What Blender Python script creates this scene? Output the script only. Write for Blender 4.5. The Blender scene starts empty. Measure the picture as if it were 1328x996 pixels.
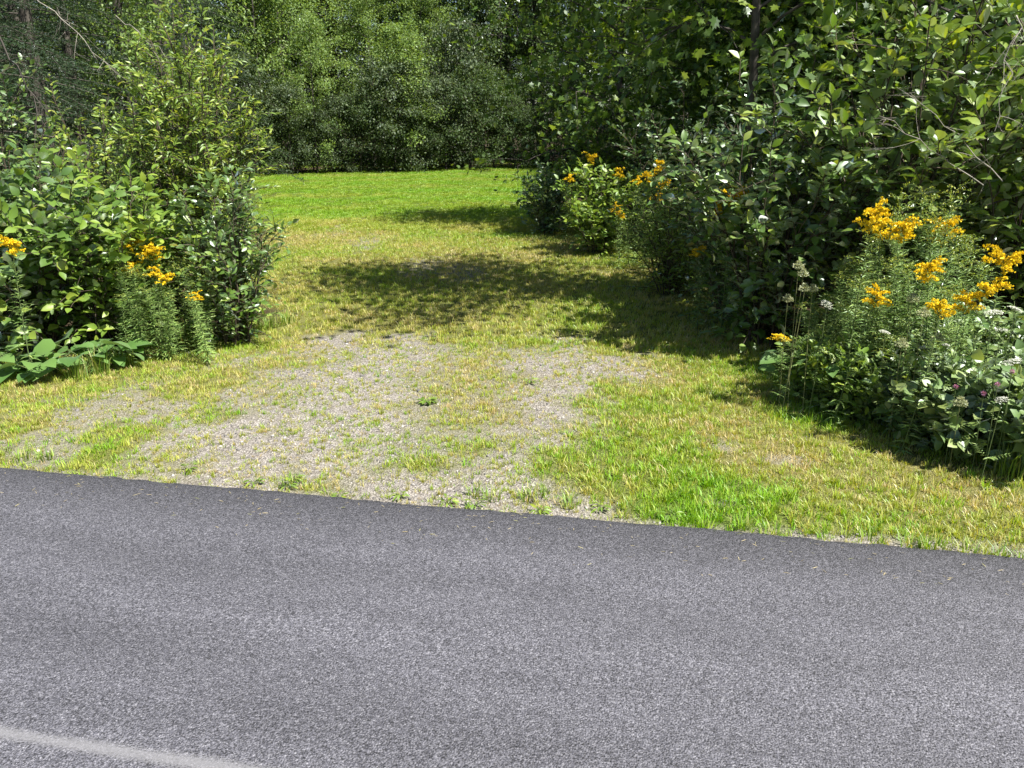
import bpy, math
import numpy as np
from mathutils import Vector, Matrix

# ------------------------------------------------------------------ camera, world, sun, exposure
SC = bpy.context.scene
COL = SC.collection
CAM_H, FPX, PITCH = 1.65, 1022.0, math.radians(18.3)      # photograph is 1328 x 996 pixels
cam_d = bpy.data.cameras.new('camera')
cam = bpy.data.objects.new('camera', cam_d); COL.objects.link(cam)
cam_d.sensor_width = 36.0
cam_d.lens = 36.0 * FPX / 1328.0
cam_d.clip_start = 0.05; cam_d.clip_end = 1000.0
cam.location = (0, 0, CAM_H)
cam.rotation_euler = (math.pi / 2 - PITCH, 0, 0)
SC.camera = cam

SUN_EL, SUN_AZ = math.radians(58), math.radians(123)       # azimuth from +Y towards +X
world = bpy.data.worlds.new('World'); SC.world = world
world.use_nodes = True
wn = world.node_tree; bgn = wn.nodes['Background']
sky = wn.nodes.new('ShaderNodeTexSky'); sky.sky_type = 'NISHITA'
sky.sun_disc = False; sky.sun_elevation = SUN_EL; sky.sun_rotation = SUN_AZ
wn.links.new(sky.outputs['Color'], bgn.inputs['Color'])
bgn.inputs['Strength'].default_value = 0.055
sd = bpy.data.lights.new('sun', 'SUN'); sun = bpy.data.objects.new('sun', sd); COL.objects.link(sun)
sd.energy = 5.0; sd.angle = math.radians(0.5); sd.color = (1.0, 0.95, 0.86)
SDIR = Vector((math.cos(SUN_EL) * math.sin(SUN_AZ), math.cos(SUN_EL) * math.cos(SUN_AZ), math.sin(SUN_EL)))
sun.rotation_euler = SDIR.to_track_quat('Z', 'Y').to_euler()
sun.location = (20, -8, 30)
SC.view_settings.view_transform = 'Standard'; SC.view_settings.look = 'None'
SC.view_settings.exposure = 1.2; SC.view_settings.gamma = 1.0
SC.view_settings.use_curve_mapping = False
cy = SC.cycles
cy.max_bounces = 6; cy.diffuse_bounces = 2; cy.glossy_bounces = 2; cy.transmission_bounces = 4
cy.transparent_max_bounces = 6; cy.caustics_reflective = False; cy.caustics_refractive = False
cy.use_denoising = True; cy.denoising_prefilter = 'NONE'
cy.sample_clamp_indirect = 4.0

# ------------------------------------------------------------------ pixel helpers
CT, ST = math.cos(PITCH), math.sin(PITCH)
def ray(px, py):
    u, v = (px - 664.0) / FPX, (py - 498.0) / FPX
    return np.array([u, CT - v * ST, -ST - v * CT])
def G(px, py):                                           # pixel on the ground
    d = ray(px, py); t = -CAM_H / d[2]
    return np.array([d[0] * t, d[1] * t])
def AT(px, py, Y):                                       # pixel at forward distance Y
    d = ray(px, py); t = Y / d[1]
    return np.array([d[0] * t, Y, CAM_H + d[2] * t])
def PROJ(P):
    P = np.asarray(P, float); y = P[..., 1]; z = P[..., 2] - CAM_H
    dep = y * CT - z * ST; up = y * ST + z * CT
    return 664 + FPX * P[..., 0] / dep, 498 - FPX * up / dep, dep

# ------------------------------------------------------------------ noise
_PERM = np.random.default_rng(11).random((256, 256))
def vnoise(x, y):
    xi, yi = np.floor(x).astype(int), np.floor(y).astype(int)
    fx, fy = x - xi, y - yi
    fx = fx * fx * (3 - 2 * fx); fy = fy * fy * (3 - 2 * fy)
    a = _PERM[xi & 255, yi & 255]; b = _PERM[(xi + 1) & 255, yi & 255]
    c = _PERM[xi & 255, (yi + 1) & 255]; d = _PERM[(xi + 1) & 255, (yi + 1) & 255]
    return (a * (1 - fx) + b * fx) * (1 - fy) + (c * (1 - fx) + d * fx) * fy
def fbm(x, y, f, o=4, s=0.0):
    x = np.asarray(x, float); y = np.asarray(y, float)
    r = 0; a = 1; t = 0
    for k in range(o):
        r = r + a * vnoise(x * f + 17.3 * k + s, y * f - 9.1 * k + 2.7 * s); t += a; a *= .55; f *= 2.07
    return r / t
def sstep(a, b, x):
    t = np.clip((x - a) / (b - a), 0, 1); return t * t * (3 - 2 * t)
def sdist(poly, x, y):                                   # negative inside
    x = np.asarray(x, float); y = np.asarray(y, float)
    d = np.full(x.shape, 1e9); ins = np.zeros(x.shape, bool); n = len(poly)
    for i in range(n):
        ax, ay = poly[i]; bx, by = poly[(i + 1) % n]
        ex, ey = bx - ax, by - ay
        t = np.clip(((x - ax) * ex + (y - ay) * ey) / (ex * ex + ey * ey), 0, 1)
        d = np.minimum(d, np.hypot(x - ax - t * ex, y - ay - t * ey))
        c = ((ay > y) != (by > y)) & (x < (bx - ax) * (y - ay) / ((by - ay) + 1e-12) + ax)
        ins ^= c
    return np.where(ins, -d, d)

# ------------------------------------------------------------------ mesh helpers
def mk(name, V, tris=None, quads=None, mat=None, rnd=None, smooth=False, attrs=None):
    me = bpy.data.meshes.new(name)
    V = np.asarray(V, np.float32).reshape(-1, 3)
    li = []; ls = []
    tris = np.zeros((0, 3), np.int32) if tris is None else np.asarray(tris, np.int32).reshape(-1, 3)
    quads = np.zeros((0, 4), np.int32) if quads is None else np.asarray(quads, np.int32).reshape(-1, 4)
    loops = np.concatenate([tris.ravel(), quads.ravel()])
    starts = np.concatenate([np.arange(len(tris)) * 3, len(tris) * 3 + np.arange(len(quads)) * 4]).astype(np.int32)
    me.vertices.add(len(V)); me.vertices.foreach_set('co', V.ravel())
    me.loops.add(len(loops)); me.loops.foreach_set('vertex_index', loops.astype(np.int32))
    me.polygons.add(len(starts)); me.polygons.foreach_set('loop_start', starts)
    if smooth: me.polygons.foreach_set('use_smooth', np.ones(len(starts), bool))
    if rnd is not None:
        a = me.attributes.new('rnd', 'FLOAT', 'POINT'); a.data.foreach_set('value', np.asarray(rnd, np.float32))
    for k, v in (attrs or {}).items():
        v = np.asarray(v, np.float32)
        if v.ndim == 1:
            a = me.attributes.new(k, 'FLOAT', 'POINT'); a.data.foreach_set('value', v)
        else:
            a = me.attributes.new(k, 'FLOAT_VECTOR', 'POINT'); a.data.foreach_set('vector', v.ravel())
    me.update(calc_edges=True)
    if mat is not None: me.materials.append(mat)
    return me
def obj(name, me, parent=None, loc=None):
    o = bpy.data.objects.new(name, me); COL.objects.link(o)
    if parent is not None: o.parent = parent
    if loc is not None: o.location = loc
    return o
def tag(o, label=None, cat=None, group=None, kind=None):
    if label: o['label'] = label
    if cat: o['category'] = cat
    if group: o['group'] = group
    if kind: o['kind'] = kind
    return o
def thing(name, label, cat, loc, group=None, rz=0.0):
    o = bpy.data.objects.new(name, None); COL.objects.link(o)
    o.empty_display_size = 0.1; o.location = loc; o.rotation_euler = (0, 0, rz)
    return tag(o, label, cat, group)
def copy_thing(root, loc, rz=0.0, s=1.0, label=None):
    r = root.copy(); COL.objects.link(r); r.location = loc; r.rotation_euler = (0, 0, rz); r.scale = (s, s, s)
    if label: r['label'] = label
    for ch in list(root.children):
        c = ch.copy(); COL.objects.link(c); c.parent = r
    return r
def unit(v):
    return v / (np.linalg.norm(v, axis=-1, keepdims=True) + 1e-9)

def tubes(paths, radii, sides=5):
    """list of (n,3) polylines with radii -> one vert/quad set"""
    VV, QQ, off = [], [], 0
    ang = np.arange(sides) * 2 * np.pi / sides
    for p, r in zip(paths, radii):
        p = np.asarray(p, float); n = len(p)
        r = np.broadcast_to(np.asarray(r, float), (n,))
        t = unit(np.gradient(p, axis=0))
        ref = np.where(np.abs(t[:, 2:3]) > .9, np.array([[1., 0, 0]]), np.array([[0, 0, 1.]]))
        a = unit(np.cross(t, ref)); b = np.cross(t, a)
        ring = p[:, None] + r[:, None, None] * (np.cos(ang)[None, :, None] * a[:, None] + np.sin(ang)[None, :, None] * b[:, None])
        VV.append(ring.reshape(-1, 3))
        i = np.arange(n - 1)[:, None] * sides; j = np.arange(sides)[None]; k = (j + 1) % sides
        q = np.stack([i + j, i + k, i + sides + k, i + sides + j], -1).reshape(-1, 4) + off
        QQ.append(q); off += n * sides
    return np.concatenate(VV), np.concatenate(QQ)

# leaf templates: x across, y along, z normal
def leaf_tpl(w, fold=.16, droop=.16, pts=((.18, .62), (.44, 1.0), (.74, .66))):
    V = [(0, 0, 0)]; M = []; L = []; R = []
    for y, k in pts:
        M.append(len(V)); V.append((0, y, -droop * y * y))
    tip = len(V); V.append((0, 1, -droop * 1.1))
    for s, arr in ((-1, L), (1, R)):
        for y, k in pts:
            arr.append(len(V)); V.append((s * w * k * .5, y + .02, -droop * y * y + fold * w * k))
    T, Q = [], []
    for arr, fl in ((L, 0), (R, 1)):
        t = [(0, M[0], arr[0]), (tip, arr[-1], M[-1])]
        q = [(M[i], M[i + 1], arr[i + 1], arr[i]) for i in range(len(pts) - 1)]
        if fl: t = [x[::-1] for x in t]; q = [x[::-1] for x in q]
        T += t; Q += q
    return np.array(V, float), np.array(T), np.array(Q)
TPL_OVATE = leaf_tpl(.56)
TPL_ROUND = leaf_tpl(.74, .10, .22)
TPL_NARROW = leaf_tpl(.32, .22, .25, ((.3, .95), (.62, .8)))
TPL_LANCE = leaf_tpl(.15, .3, .35, ((.3, 1.), (.65, .8)))
TPL_WIDE = leaf_tpl(.95, .12, .25, ((.06, .75), (.3, 1.05), (.66, .72)))
TPL_TINY = (np.array([(0, 0, 0), (-.30, .5, .06), (0, 1, -.1), (.30, .5, .06)], float), np.array([(0, 2, 1), (0, 3, 2)]), np.zeros((0, 4), int))
# lobed maple leaf as a fan
_mp = [(0, 0), (.10, .14), (.42, .10), (.30, .28), (.56, .52), (.24, .52), (.26, .74), (.10, .70), (0, 1.0)]
_mv = [(0, .34, -.03)] + [(x, y, .12 * x - .12 * y * y) for x, y in _mp] + [(-x, y, .12 * x - .12 * y * y) for x, y in _mp[1:-1]]
_mt = [(0, i, i + 1) for i in range(1, 9)] + [(0, 10 + i, (11 + i) if i < 6 else 9) [::-1] for i in range(0, 7)] + [(0, 10, 1)]
TPL_MAPLE = (np.array(_mv, float), np.array(_mt), np.zeros((0, 4), int))

def frames(axis, nrm):
    ax = unit(axis); n = unit(nrm - (nrm * ax).sum(-1, keepdims=True) * ax); s = np.cross(ax, n)
    return s, ax, n
def leaves_mesh(tpl, pos, axis, nrm, size, rng, mat, name='foliage', rnd=None):
    T, tr, qd = tpl
    s, a, n = frames(axis, nrm); size = np.asarray(size)[:, None, None]
    V = pos[:, None] + size * (T[None, :, 0:1] * s[:, None] + T[None, :, 1:2] * a[:, None] + T[None, :, 2:3] * n[:, None])
    N, k = len(pos), len(T); off = (np.arange(N) * k)[:, None, None]
    tris = (tr[None] + off).reshape(-1, 3); quads = (qd[None] + off).reshape(-1, 4) if len(qd) else None
    r = rng.random(N) if rnd is None else rnd
    return mk(name, V.reshape(-1, 3), tris, quads, mat, rnd=np.repeat(r, k))

# ------------------------------------------------------------------ materials
def newmat(name):
    m = bpy.data.materials.new(name); m.use_nodes = True
    nt = m.node_tree; nt.nodes.clear()
    out = nt.nodes.new('ShaderNodeOutputMaterial')
    return m, nt, out
def N(nt, typ, **kw):
    n = nt.nodes.new(typ)
    for k, v in kw.items():
        if k in n.bl_rna.properties: setattr(n, k, v)
        else: n.inputs[k].default_value = v
    return n
def ramp(nt, fac, stops, interp='LINEAR'):
    r = nt.nodes.new('ShaderNodeValToRGB'); r.color_ramp.interpolation = interp
    el = r.color_ramp.elements
    while len(el) < len(stops): el.new(0.5)
    for e, (p, c) in zip(el, stops): e.position = p; e.color = (*c, 1)
    nt.links.new(fac, r.inputs['Fac']); return r.outputs['Color']
def leaf_mat(name, stops, trans=.4, gloss=.10, rough=.47, back=1.25, tcol=(1.25, 1.15, .45), inst=False):
    m, nt, out = newmat(name); L = nt.links.new
    at = N(nt, 'ShaderNodeAttribute', attribute_name='tint' if inst else 'rnd')
    if inst: at.attribute_type = 'INSTANCER'
    oi = N(nt, 'ShaderNodeObjectInfo')
    if inst: fac = at.outputs['Fac']
    else:
        ad = N(nt, 'ShaderNodeMath', operation='ADD'); L(at.outputs['Fac'], ad.inputs[0]); L(oi.outputs['Random'], ad.inputs[1])
        fr = N(nt, 'ShaderNodeMath', operation='FRACT'); L(ad.outputs[0], fr.inputs[0]); fac = fr.outputs[0]
    c = ramp(nt, fac, stops)
    geo = N(nt, 'ShaderNodeNewGeometry')
    bk = N(nt, 'ShaderNodeMix', data_type='RGBA', blend_type='MIX')
    pale = N(nt, 'ShaderNodeMix', data_type='RGBA', blend_type='MULTIPLY'); pale.inputs['Factor'].default_value = 1
    L(c, pale.inputs[6]); pale.inputs[7].default_value = (back, back, back * 1.15, 1)
    L(geo.outputs['Backfacing'], bk.inputs['Factor']); L(c, bk.inputs[6]); L(pale.outputs[2], bk.inputs[7])
    tc = N(nt, 'ShaderNodeMix', data_type='RGBA', blend_type='MULTIPLY'); tc.inputs['Factor'].default_value = 1
    L(c, tc.inputs[6]); tc.inputs[7].default_value = (*tcol, 1)
    d = N(nt, 'ShaderNodeBsdfDiffuse'); L(bk.outputs[2], d.inputs['Color'])
    t = N(nt, 'ShaderNodeBsdfTranslucent'); L(tc.outputs[2], t.inputs['Color'])
    mx = N(nt, 'ShaderNodeMixShader'); mx.inputs[0].default_value = trans
    L(d.outputs[0], mx.inputs[1]); L(t.outputs[0], mx.inputs[2])
    g = N(nt, 'ShaderNodeBsdfGlossy', Roughness=rough); g.inputs['Color'].default_value = (.9, .95, 1, 1)
    lw = N(nt, 'ShaderNodeFresnel', IOR=1.45)
    gm = N(nt, 'ShaderNodeMath', operation='MULTIPLY_ADD'); L(lw.outputs[0], gm.inputs[0]); gm.inputs[1].default_value = gloss * 4; gm.inputs[2].default_value = gloss * .25
    mg = N(nt, 'ShaderNodeMixShader'); L(gm.outputs[0], mg.inputs[0]); L(mx.outputs[0], mg.inputs[1]); L(g.outputs[0], mg.inputs[2])
    L(mg.outputs[0], out.inputs['Surface'])
    return m
def plain_mat(name, c0, c1, scale=30, rough=.8, bump=.2):
    m, nt, out = newmat(name); L = nt.links.new
    tc = N(nt, 'ShaderNodeTexCoord')
    no = N(nt, 'ShaderNodeTexNoise', Scale=scale, Detail=5.0); L(tc.outputs['Object'], no.inputs['Vector'])
    c = ramp(nt, no.outputs['Fac'], [(.3, c0), (.7, c1)])
    p = N(nt, 'ShaderNodeBsdfPrincipled', Roughness=rough); p.inputs['Specular IOR Level'].default_value = .25
    L(c, p.inputs['Base Color'])
    b = N(nt, 'ShaderNodeBump', Strength=bump, Distance=.01); L(no.outputs['Fac'], b.inputs['Height']); L(b.outputs[0], p.inputs['Normal'])
    L(p.outputs[0], out.inputs['Surface'])
    return m

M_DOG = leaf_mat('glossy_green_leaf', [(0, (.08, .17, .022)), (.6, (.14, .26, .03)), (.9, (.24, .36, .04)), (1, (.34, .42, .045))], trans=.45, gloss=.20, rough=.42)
M_SUNNY = leaf_mat('sunny_green_leaf', [(0, (.10, .19, .022)), (.55, (.18, .30, .032)), (.88, (.31, .42, .045)), (1, (.42, .48, .05))], trans=.5, gloss=.16, rough=.42)  # brighter, yellower copy of the glossy leaf: sunlight put into the colour
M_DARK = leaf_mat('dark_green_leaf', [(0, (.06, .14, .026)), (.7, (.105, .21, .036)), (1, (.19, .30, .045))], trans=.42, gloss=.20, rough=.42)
M_WILLOW = leaf_mat('yellow_green_leaf', [(0, (0.127, 0.230, 0.030)), (.6, (0.230, 0.356, 0.044)), (1, (0.437, 0.506, 0.063))], trans=.5, gloss=.10)
M_LIGHT = leaf_mat('light_green_leaf', [(0, (0.137, 0.253, 0.029)), (.7, (0.228, 0.360, 0.040)), (1, (0.365, 0.467, 0.052))], trans=.48, gloss=.10)
M_MAPLE = leaf_mat('maple_leaf', [(0, (.06, .125, .014)), (.7, (.11, .20, .02)), (1, (.22, .31, .03))], trans=.52, gloss=.06)
M_TREE = leaf_mat('tree_leaf', [(0, (.05, .10, .025)), (.6, (.085, .15, .033)), (1, (.15, .22, .05))], trans=.42, gloss=.05, rough=.5)
M_TREEL = leaf_mat('light_tree_leaf', [(0, (0.114, 0.198, 0.042)), (.6, (0.180, 0.288, 0.062)), (1, (0.288, 0.396, 0.096))], trans=.45, gloss=.05, rough=.5)
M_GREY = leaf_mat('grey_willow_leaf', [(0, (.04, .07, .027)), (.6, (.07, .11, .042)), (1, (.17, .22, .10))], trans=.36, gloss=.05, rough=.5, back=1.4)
M_FARB = leaf_mat('shade_willow_leaf', [(0, (.032, .06, .018)), (.6, (.055, .095, .028)), (1, (.10, .15, .05))], trans=.35, gloss=.03, rough=.5, back=1.4)  # dark leaf colour stands in for shade at the tree line foot
M_NEEDLE = leaf_mat('spruce_needle', [(0, (.014, .034, .012)), (.7, (.026, .055, .017)), (1, (.055, .09, .026))], trans=.15, gloss=.05, rough=.5)
M_GROD = leaf_mat('goldenrod_leaf', [(0, (0.157, 0.290, 0.066)), (.6, (0.254, 0.402, 0.096)), (1, (0.408, 0.531, 0.147))], trans=.38, gloss=.14, back=1.35)
M_BUD = leaf_mat('goldenrod_bud', [(0, (0.220, 0.330, 0.055)), (.6, (0.330, 0.418, 0.066)), (1, (0.484, 0.484, 0.077))], trans=.35, gloss=.05)
M_YEL = leaf_mat('goldenrod_flower', [(0, (.74, .50, .012)), (.5, (.84, .62, .02)), (1, (.90, .72, .05))], trans=.35, gloss=.01, tcol=(1, 1, .7))
M_WHITE = leaf_mat('white_floret', [(0, (.62, .64, .56)), (1, (.82, .82, .76))], trans=.3, gloss=.03, tcol=(1, 1, .9))
M_SEED = leaf_mat('seed_head', [(0, (.26, .31, .14)), (1, (.46, .46, .27))], trans=.2, gloss=.04)
M_PINK = leaf_mat('clover_floret', [(0, (.36, .12, .26)), (1, (.55, .27, .42))], trans=.3, gloss=.03)
M_BRAM = leaf_mat('bramble_leaf', [(0, (.10, .20, .04)), (.6, (.19, .29, .07)), (1, (.31, .39, .11))], trans=.36, gloss=.20, rough=.42, back=1.5)
M_BURD = leaf_mat('burdock_leaf', [(0, (.08, .19, .035)), (1, (.16, .29, .06))], trans=.4, gloss=.14, back=1.3)
M_GRASS = leaf_mat('grass_blade', [(0, (.52, .42, .19)), (.22, (.46, .43, .11)), (.45, (.34, .40, .045)), (.75, (.24, .41, .02)), (1, (.19, .41, .014))], trans=.45, gloss=.04, inst=True)
M_TGRASS = leaf_mat('tall_grass_blade', [(0, (.14, .27, .035)), (.6, (.24, .36, .045)), (1, (.46, .42, .16))], trans=.45, gloss=.05)
M_CLIP = leaf_mat('dry_clipping', [(0, (.40, .33, .17)), (.7, (.58, .5, .30)), (1, (.30, .34, .08))], trans=.2, gloss=.03)
M_STEM = plain_mat('shrub_bark', (.05, .038, .026), (.12, .10, .075))
M_GSTEM = plain_mat('green_stem', (.07, .11, .035), (.13, .17, .06))
M_BARK = plain_mat('tree_bark', (.035, .03, .026), (.11, .10, .085), 14, bump=.8)
M_DEAD = plain_mat('dead_wood', (.22, .20, .17), (.42, .39, .34), 40)
M_SSTEM = plain_mat('dry_stem', (.13, .15, .05), (.22, .23, .10))

def ground_material():
    m, nt, out = newmat('ground_soil'); L = nt.links.new
    tc = N(nt, 'ShaderNodeTexCoord')
    at = N(nt, 'ShaderNodeAttribute', attribute_name='mask'); sp = N(nt, 'ShaderNodeSeparateXYZ'); L(at.outputs['Vector'], sp.inputs[0])
    n1 = N(nt, 'ShaderNodeTexNoise', Scale=90.0, Detail=6.0, Roughness=.7); L(tc.outputs['Object'], n1.inputs['Vector'])
    n2 = N(nt, 'ShaderNodeTexNoise', Scale=6.0, Detail=5.0); L(tc.outputs['Object'], n2.inputs['Vector'])
    vo = N(nt, 'ShaderNodeTexVoronoi', Scale=110.0); L(tc.outputs['Object'], vo.inputs['Vector'])
    thatch = ramp(nt, n1.outputs['Fac'], [(.3, (.075, .065, .03)), (.5, (.18, .16, .06)), (.68, (.33, .29, .14))])
    lushc = ramp(nt, n1.outputs['Fac'], [(.3, (.045, .07, .015)), (.55, (.10, .15, .025)), (.7, (.22, .26, .05))])
    gcol = N(nt, 'ShaderNodeSeparateColor'); L(vo.outputs['Color'], gcol.inputs[0])
    grav = ramp(nt, gcol.outputs[0], [(0, (.11, .10, .098)), (.45, (.22, .21, .20)), (.8, (.33, .31, .295)), (1, (.5, .48, .46))])
    sand = ramp(nt, n2.outputs['Fac'], [(.35, (.22, .19, .15)), (.65, (.31, .275, .23))])
    gs = N(nt, 'ShaderNodeMix', data_type='RGBA'); gs.inputs['Factor'].default_value = .35; L(grav, gs.inputs[6]); L(sand, gs.inputs[7])
    a = N(nt, 'ShaderNodeMix', data_type='RGBA'); L(sp.outputs['Y'], a.inputs['Factor']); L(thatch, a.inputs[6]); L(lushc, a.inputs[7])
    b = N(nt, 'ShaderNodeMix', data_type='RGBA'); L(sp.outputs['X'], b.inputs['Factor']); L(a.outputs[2], b.inputs[6]); L(gs.outputs[2], b.inputs[7])
    p = N(nt, 'ShaderNodeBsdfPrincipled', Roughness=.95); p.inputs['Specular IOR Level'].default_value = .1
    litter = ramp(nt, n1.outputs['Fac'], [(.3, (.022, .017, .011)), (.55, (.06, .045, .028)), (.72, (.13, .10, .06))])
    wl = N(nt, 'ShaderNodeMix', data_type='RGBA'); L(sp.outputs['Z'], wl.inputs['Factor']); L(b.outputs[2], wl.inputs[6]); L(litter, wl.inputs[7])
    L(wl.outputs[2], p.inputs['Base Color'])
    h = N(nt, 'ShaderNodeMath', operation='ADD'); L(n1.outputs['Fac'], h.inputs[0]); L(vo.outputs['Distance'], h.inputs[1])
    bp = N(nt, 'ShaderNodeBump', Strength=.8, Distance=.012); L(h.outputs[0], bp.inputs['Height']); L(bp.outputs[0], p.inputs['Normal'])
    L(p.outputs[0], out.inputs['Surface'])
    return m
def asphalt_material():
    m, nt, out = newmat('asphalt'); L = nt.links.new
    tc = N(nt, 'ShaderNodeTexCoord')
    sp = N(nt, 'ShaderNodeSeparateXYZ'); L(tc.outputs['Object'], sp.inputs[0])
    vo = N(nt, 'ShaderNodeTexVoronoi', Scale=150.0); L(tc.outputs['Object'], vo.inputs['Vector'])
    vs = N(nt, 'ShaderNodeTexVoronoi', Scale=300.0); L(tc.outputs['Object'], vs.inputs['Vector'])
    n1 = N(nt, 'ShaderNodeTexNoise', Scale=185.0, Detail=3.0, Roughness=.6); L(tc.outputs['Object'], n1.inputs['Vector'])
    mp = N(nt, 'ShaderNodeMapping'); mp.inputs['Scale'].default_value = (.35, 1.9, 1); L(tc.outputs['Object'], mp.inputs['Vector'])
    n2 = N(nt, 'ShaderNodeTexNoise', Scale=1.4, Detail=4.0, Roughness=.6); L(mp.outputs[0], n2.inputs['Vector'])
    sc1 = N(nt, 'ShaderNodeSeparateColor'); L(vo.outputs['Color'], sc1.inputs[0])
    chip = ramp(nt, sc1.outputs[0], [(0, (.028, .028, .034)), (.4, (.074, .074, .090)), (.8, (.13, .13, .155)), (1, (.24, .24, .27))])
    sc2 = N(nt, 'ShaderNodeSeparateColor'); L(vs.outputs['Color'], sc2.inputs[0])
    fine = ramp(nt, sc2.outputs[1], [(0, (.018, .018, .022)), (.45, (.075, .075, .092)), (.8, (.15, .15, .178)), (1, (.28, .28, .31))])
    mix = N(nt, 'ShaderNodeMix', data_type='RGBA'); mix.inputs['Factor'].default_value = .5; L(chip, mix.inputs[6]); L(fine, mix.inputs[7])
    # pits between chips
    pit = ramp(nt, n1.outputs['Fac'], [(.37, (.30, .30, .30)), (.52, (1, 1, 1)), (1, (1.1, 1.1, 1.1))])
    pm = N(nt, 'ShaderNodeMix', data_type='RGBA', blend_type='MULTIPLY'); pm.inputs['Factor'].default_value = 1; L(mix.outputs[2], pm.inputs[6]); L(pit, pm.inputs[7])
    # unworn bitumen near the edge, polished wheel tracks further in
    nw = N(nt, 'ShaderNodeMath', operation='MULTIPLY_ADD'); L(n2.outputs['Fac'], nw.inputs[0]); nw.inputs[1].default_value = .5; L(sp.outputs['Y'], nw.inputs[2])
    wear = ramp(nt, nw.outputs[0], [(0, (1, 1, 1)), (1, (1, 1, 1))])
    mr = N(nt, 'ShaderNodeMapRange'); L(nw.outputs[0], mr.inputs['Value'])
    mr.inputs['From Min'].default_value = -.16; mr.inputs['From Max'].default_value = .26; mr.inputs['To Min'].default_value = 1.07; mr.inputs['To Max'].default_value = .58
    st = N(nt, 'ShaderNodeMapRange'); L(n2.outputs['Fac'], st.inputs['Value'])
    st.inputs['From Min'].default_value = .3; st.inputs['From Max'].default_value = .7; st.inputs['To Min'].default_value = .78; st.inputs['To Max'].default_value = 1.20
    mm = N(nt, 'ShaderNodeMath', operation='MULTIPLY'); L(mr.outputs[0], mm.inputs[0]); L(st.outputs[0], mm.inputs[1])
    fin = N(nt, 'ShaderNodeVectorMath', operation='SCALE'); L(pm.outputs[2], fin.inputs[0]); L(mm.outputs[0], fin.inputs['Scale'])
    p = N(nt, 'ShaderNodeBsdfPrincipled', Roughness=.62); p.inputs['Specular IOR Level'].default_value = .5
    L(fin.outputs[0], p.inputs['Base Color'])
    h = N(nt, 'ShaderNodeMath', operation='SUBTRACT'); L(n1.outputs['Fac'], h.inputs[0]); L(vo.outputs['Distance'], h.inputs[1])
    bp = N(nt, 'ShaderNodeBump', Strength=.65, Distance=.006); L(h.outputs[0], bp.inputs['Height']); L(bp.outputs[0], p.inputs['Normal'])
    L(p.outputs[0], out.inputs['Surface'])
    return m
def line_material():
    m, nt, out = newmat('worn_white_paint'); L = nt.links.new
    tc = N(nt, 'ShaderNodeTexCoord')
    sp = N(nt, 'ShaderNodeSeparateXYZ'); L(tc.outputs['Object'], sp.inputs[0])
    n1 = N(nt, 'ShaderNodeTexNoise', Scale=170.0, Detail=4.0, Roughness=.7); L(tc.outputs['Object'], n1.inputs['Vector'])
    n2 = N(nt, 'ShaderNodeTexNoise', Scale=4.0, Detail=3.0); L(tc.outputs['Object'], n2.inputs['Vector'])
    ab = N(nt, 'ShaderNodeMath', operation='ABSOLUTE'); L(sp.outputs['Y'], ab.inputs[0])
    ed = N(nt, 'ShaderNodeMapRange'); L(ab.outputs[0], ed.inputs['Value']); ed.inputs['From Min'].default_value = .006; ed.inputs['From Max'].default_value = .048; ed.inputs['To Min'].default_value = .26; ed.inputs['To Max'].default_value = -.28
    s = N(nt, 'ShaderNodeMath', operation='ADD'); L(n1.outputs['Fac'], s.inputs[0]); L(ed.outputs[0], s.inputs[1])
    s2 = N(nt, 'ShaderNodeMath', operation='MULTIPLY_ADD'); L(n2.outputs['Fac'], s2.inputs[0]); s2.inputs[1].default_value = .4; L(s.outputs[0], s2.inputs[2])
    al = N(nt, 'ShaderNodeMapRange'); L(s2.outputs[0], al.inputs['Value']); al.inputs['From Min'].default_value = .64; al.inputs['From Max'].default_value = .92; al.inputs['To Max'].default_value = .45
    p = N(nt, 'ShaderNodeBsdfPrincipled', Roughness=.8); p.inputs['Base Color'].default_value = (.30, .30, .32, 1)
    L(al.outputs[0], p.inputs['Alpha'])
    L(p.outputs[0], out.inputs['Surface'])
    return m
def stone_material():
    m, nt, out = newmat('gravel_stone'); L = nt.links.new
    at = N(nt, 'ShaderNodeAttribute', attribute_name='tint'); at.attribute_type = 'INSTANCER'
    c = ramp(nt, at.outputs['Fac'], [(0, (.10, .097, .097)), (.5, (.21, .2, .195)), (.85, (.33, .315, .30)), (1, (.52, .5, .47))])
    p = N(nt, 'ShaderNodeBsdfPrincipled', Roughness=.85); L(c, p.inputs['Base Color']); p.inputs['Specular IOR Level'].default_value = .2
    L(p.outputs[0], out.inputs['Surface'])
    return m

# ------------------------------------------------------------------ setting: ground, road
E0, E1 = G(0, 605), G(1328, 722)
EDIR = (E1 - E0) / np.linalg.norm(E1 - E0); ENRM = np.array([-EDIR[1], EDIR[0]])      # ENRM points away from camera
EANG = math.atan2(EDIR[1], EDIR[0])
def edge_dist(x, y): return (np.asarray(x) - E0[0]) * ENRM[0] + (np.asarray(y) - E0[1]) * ENRM[1]
GRAV = [G(*p) for p in [(-60, 640), (90, 592), (190, 545), (285, 492), (380, 455), (420, 432), (560, 424), (700, 416), (838, 424), (825, 470), (803, 520), (792, 580), (835, 640), (885, 700), (500, 700)]]
SPOTS = [(G(475, 315), .28, 1.1), (G(450, 290), .3, 1.3), (G(545, 345), .3, .6), (G(610, 350), .35, .5), (G(690, 262), .6, 1.0),
         (G(250, 455), .35, .15), (G(310, 452), .2, .12), (G(930, 575), .16, .10), (G(1020, 590), .12, .06), (G(940, 645), .1, .05), (G(870, 540), .12, .06), (G(1010, 500), .1, .04)]
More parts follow.
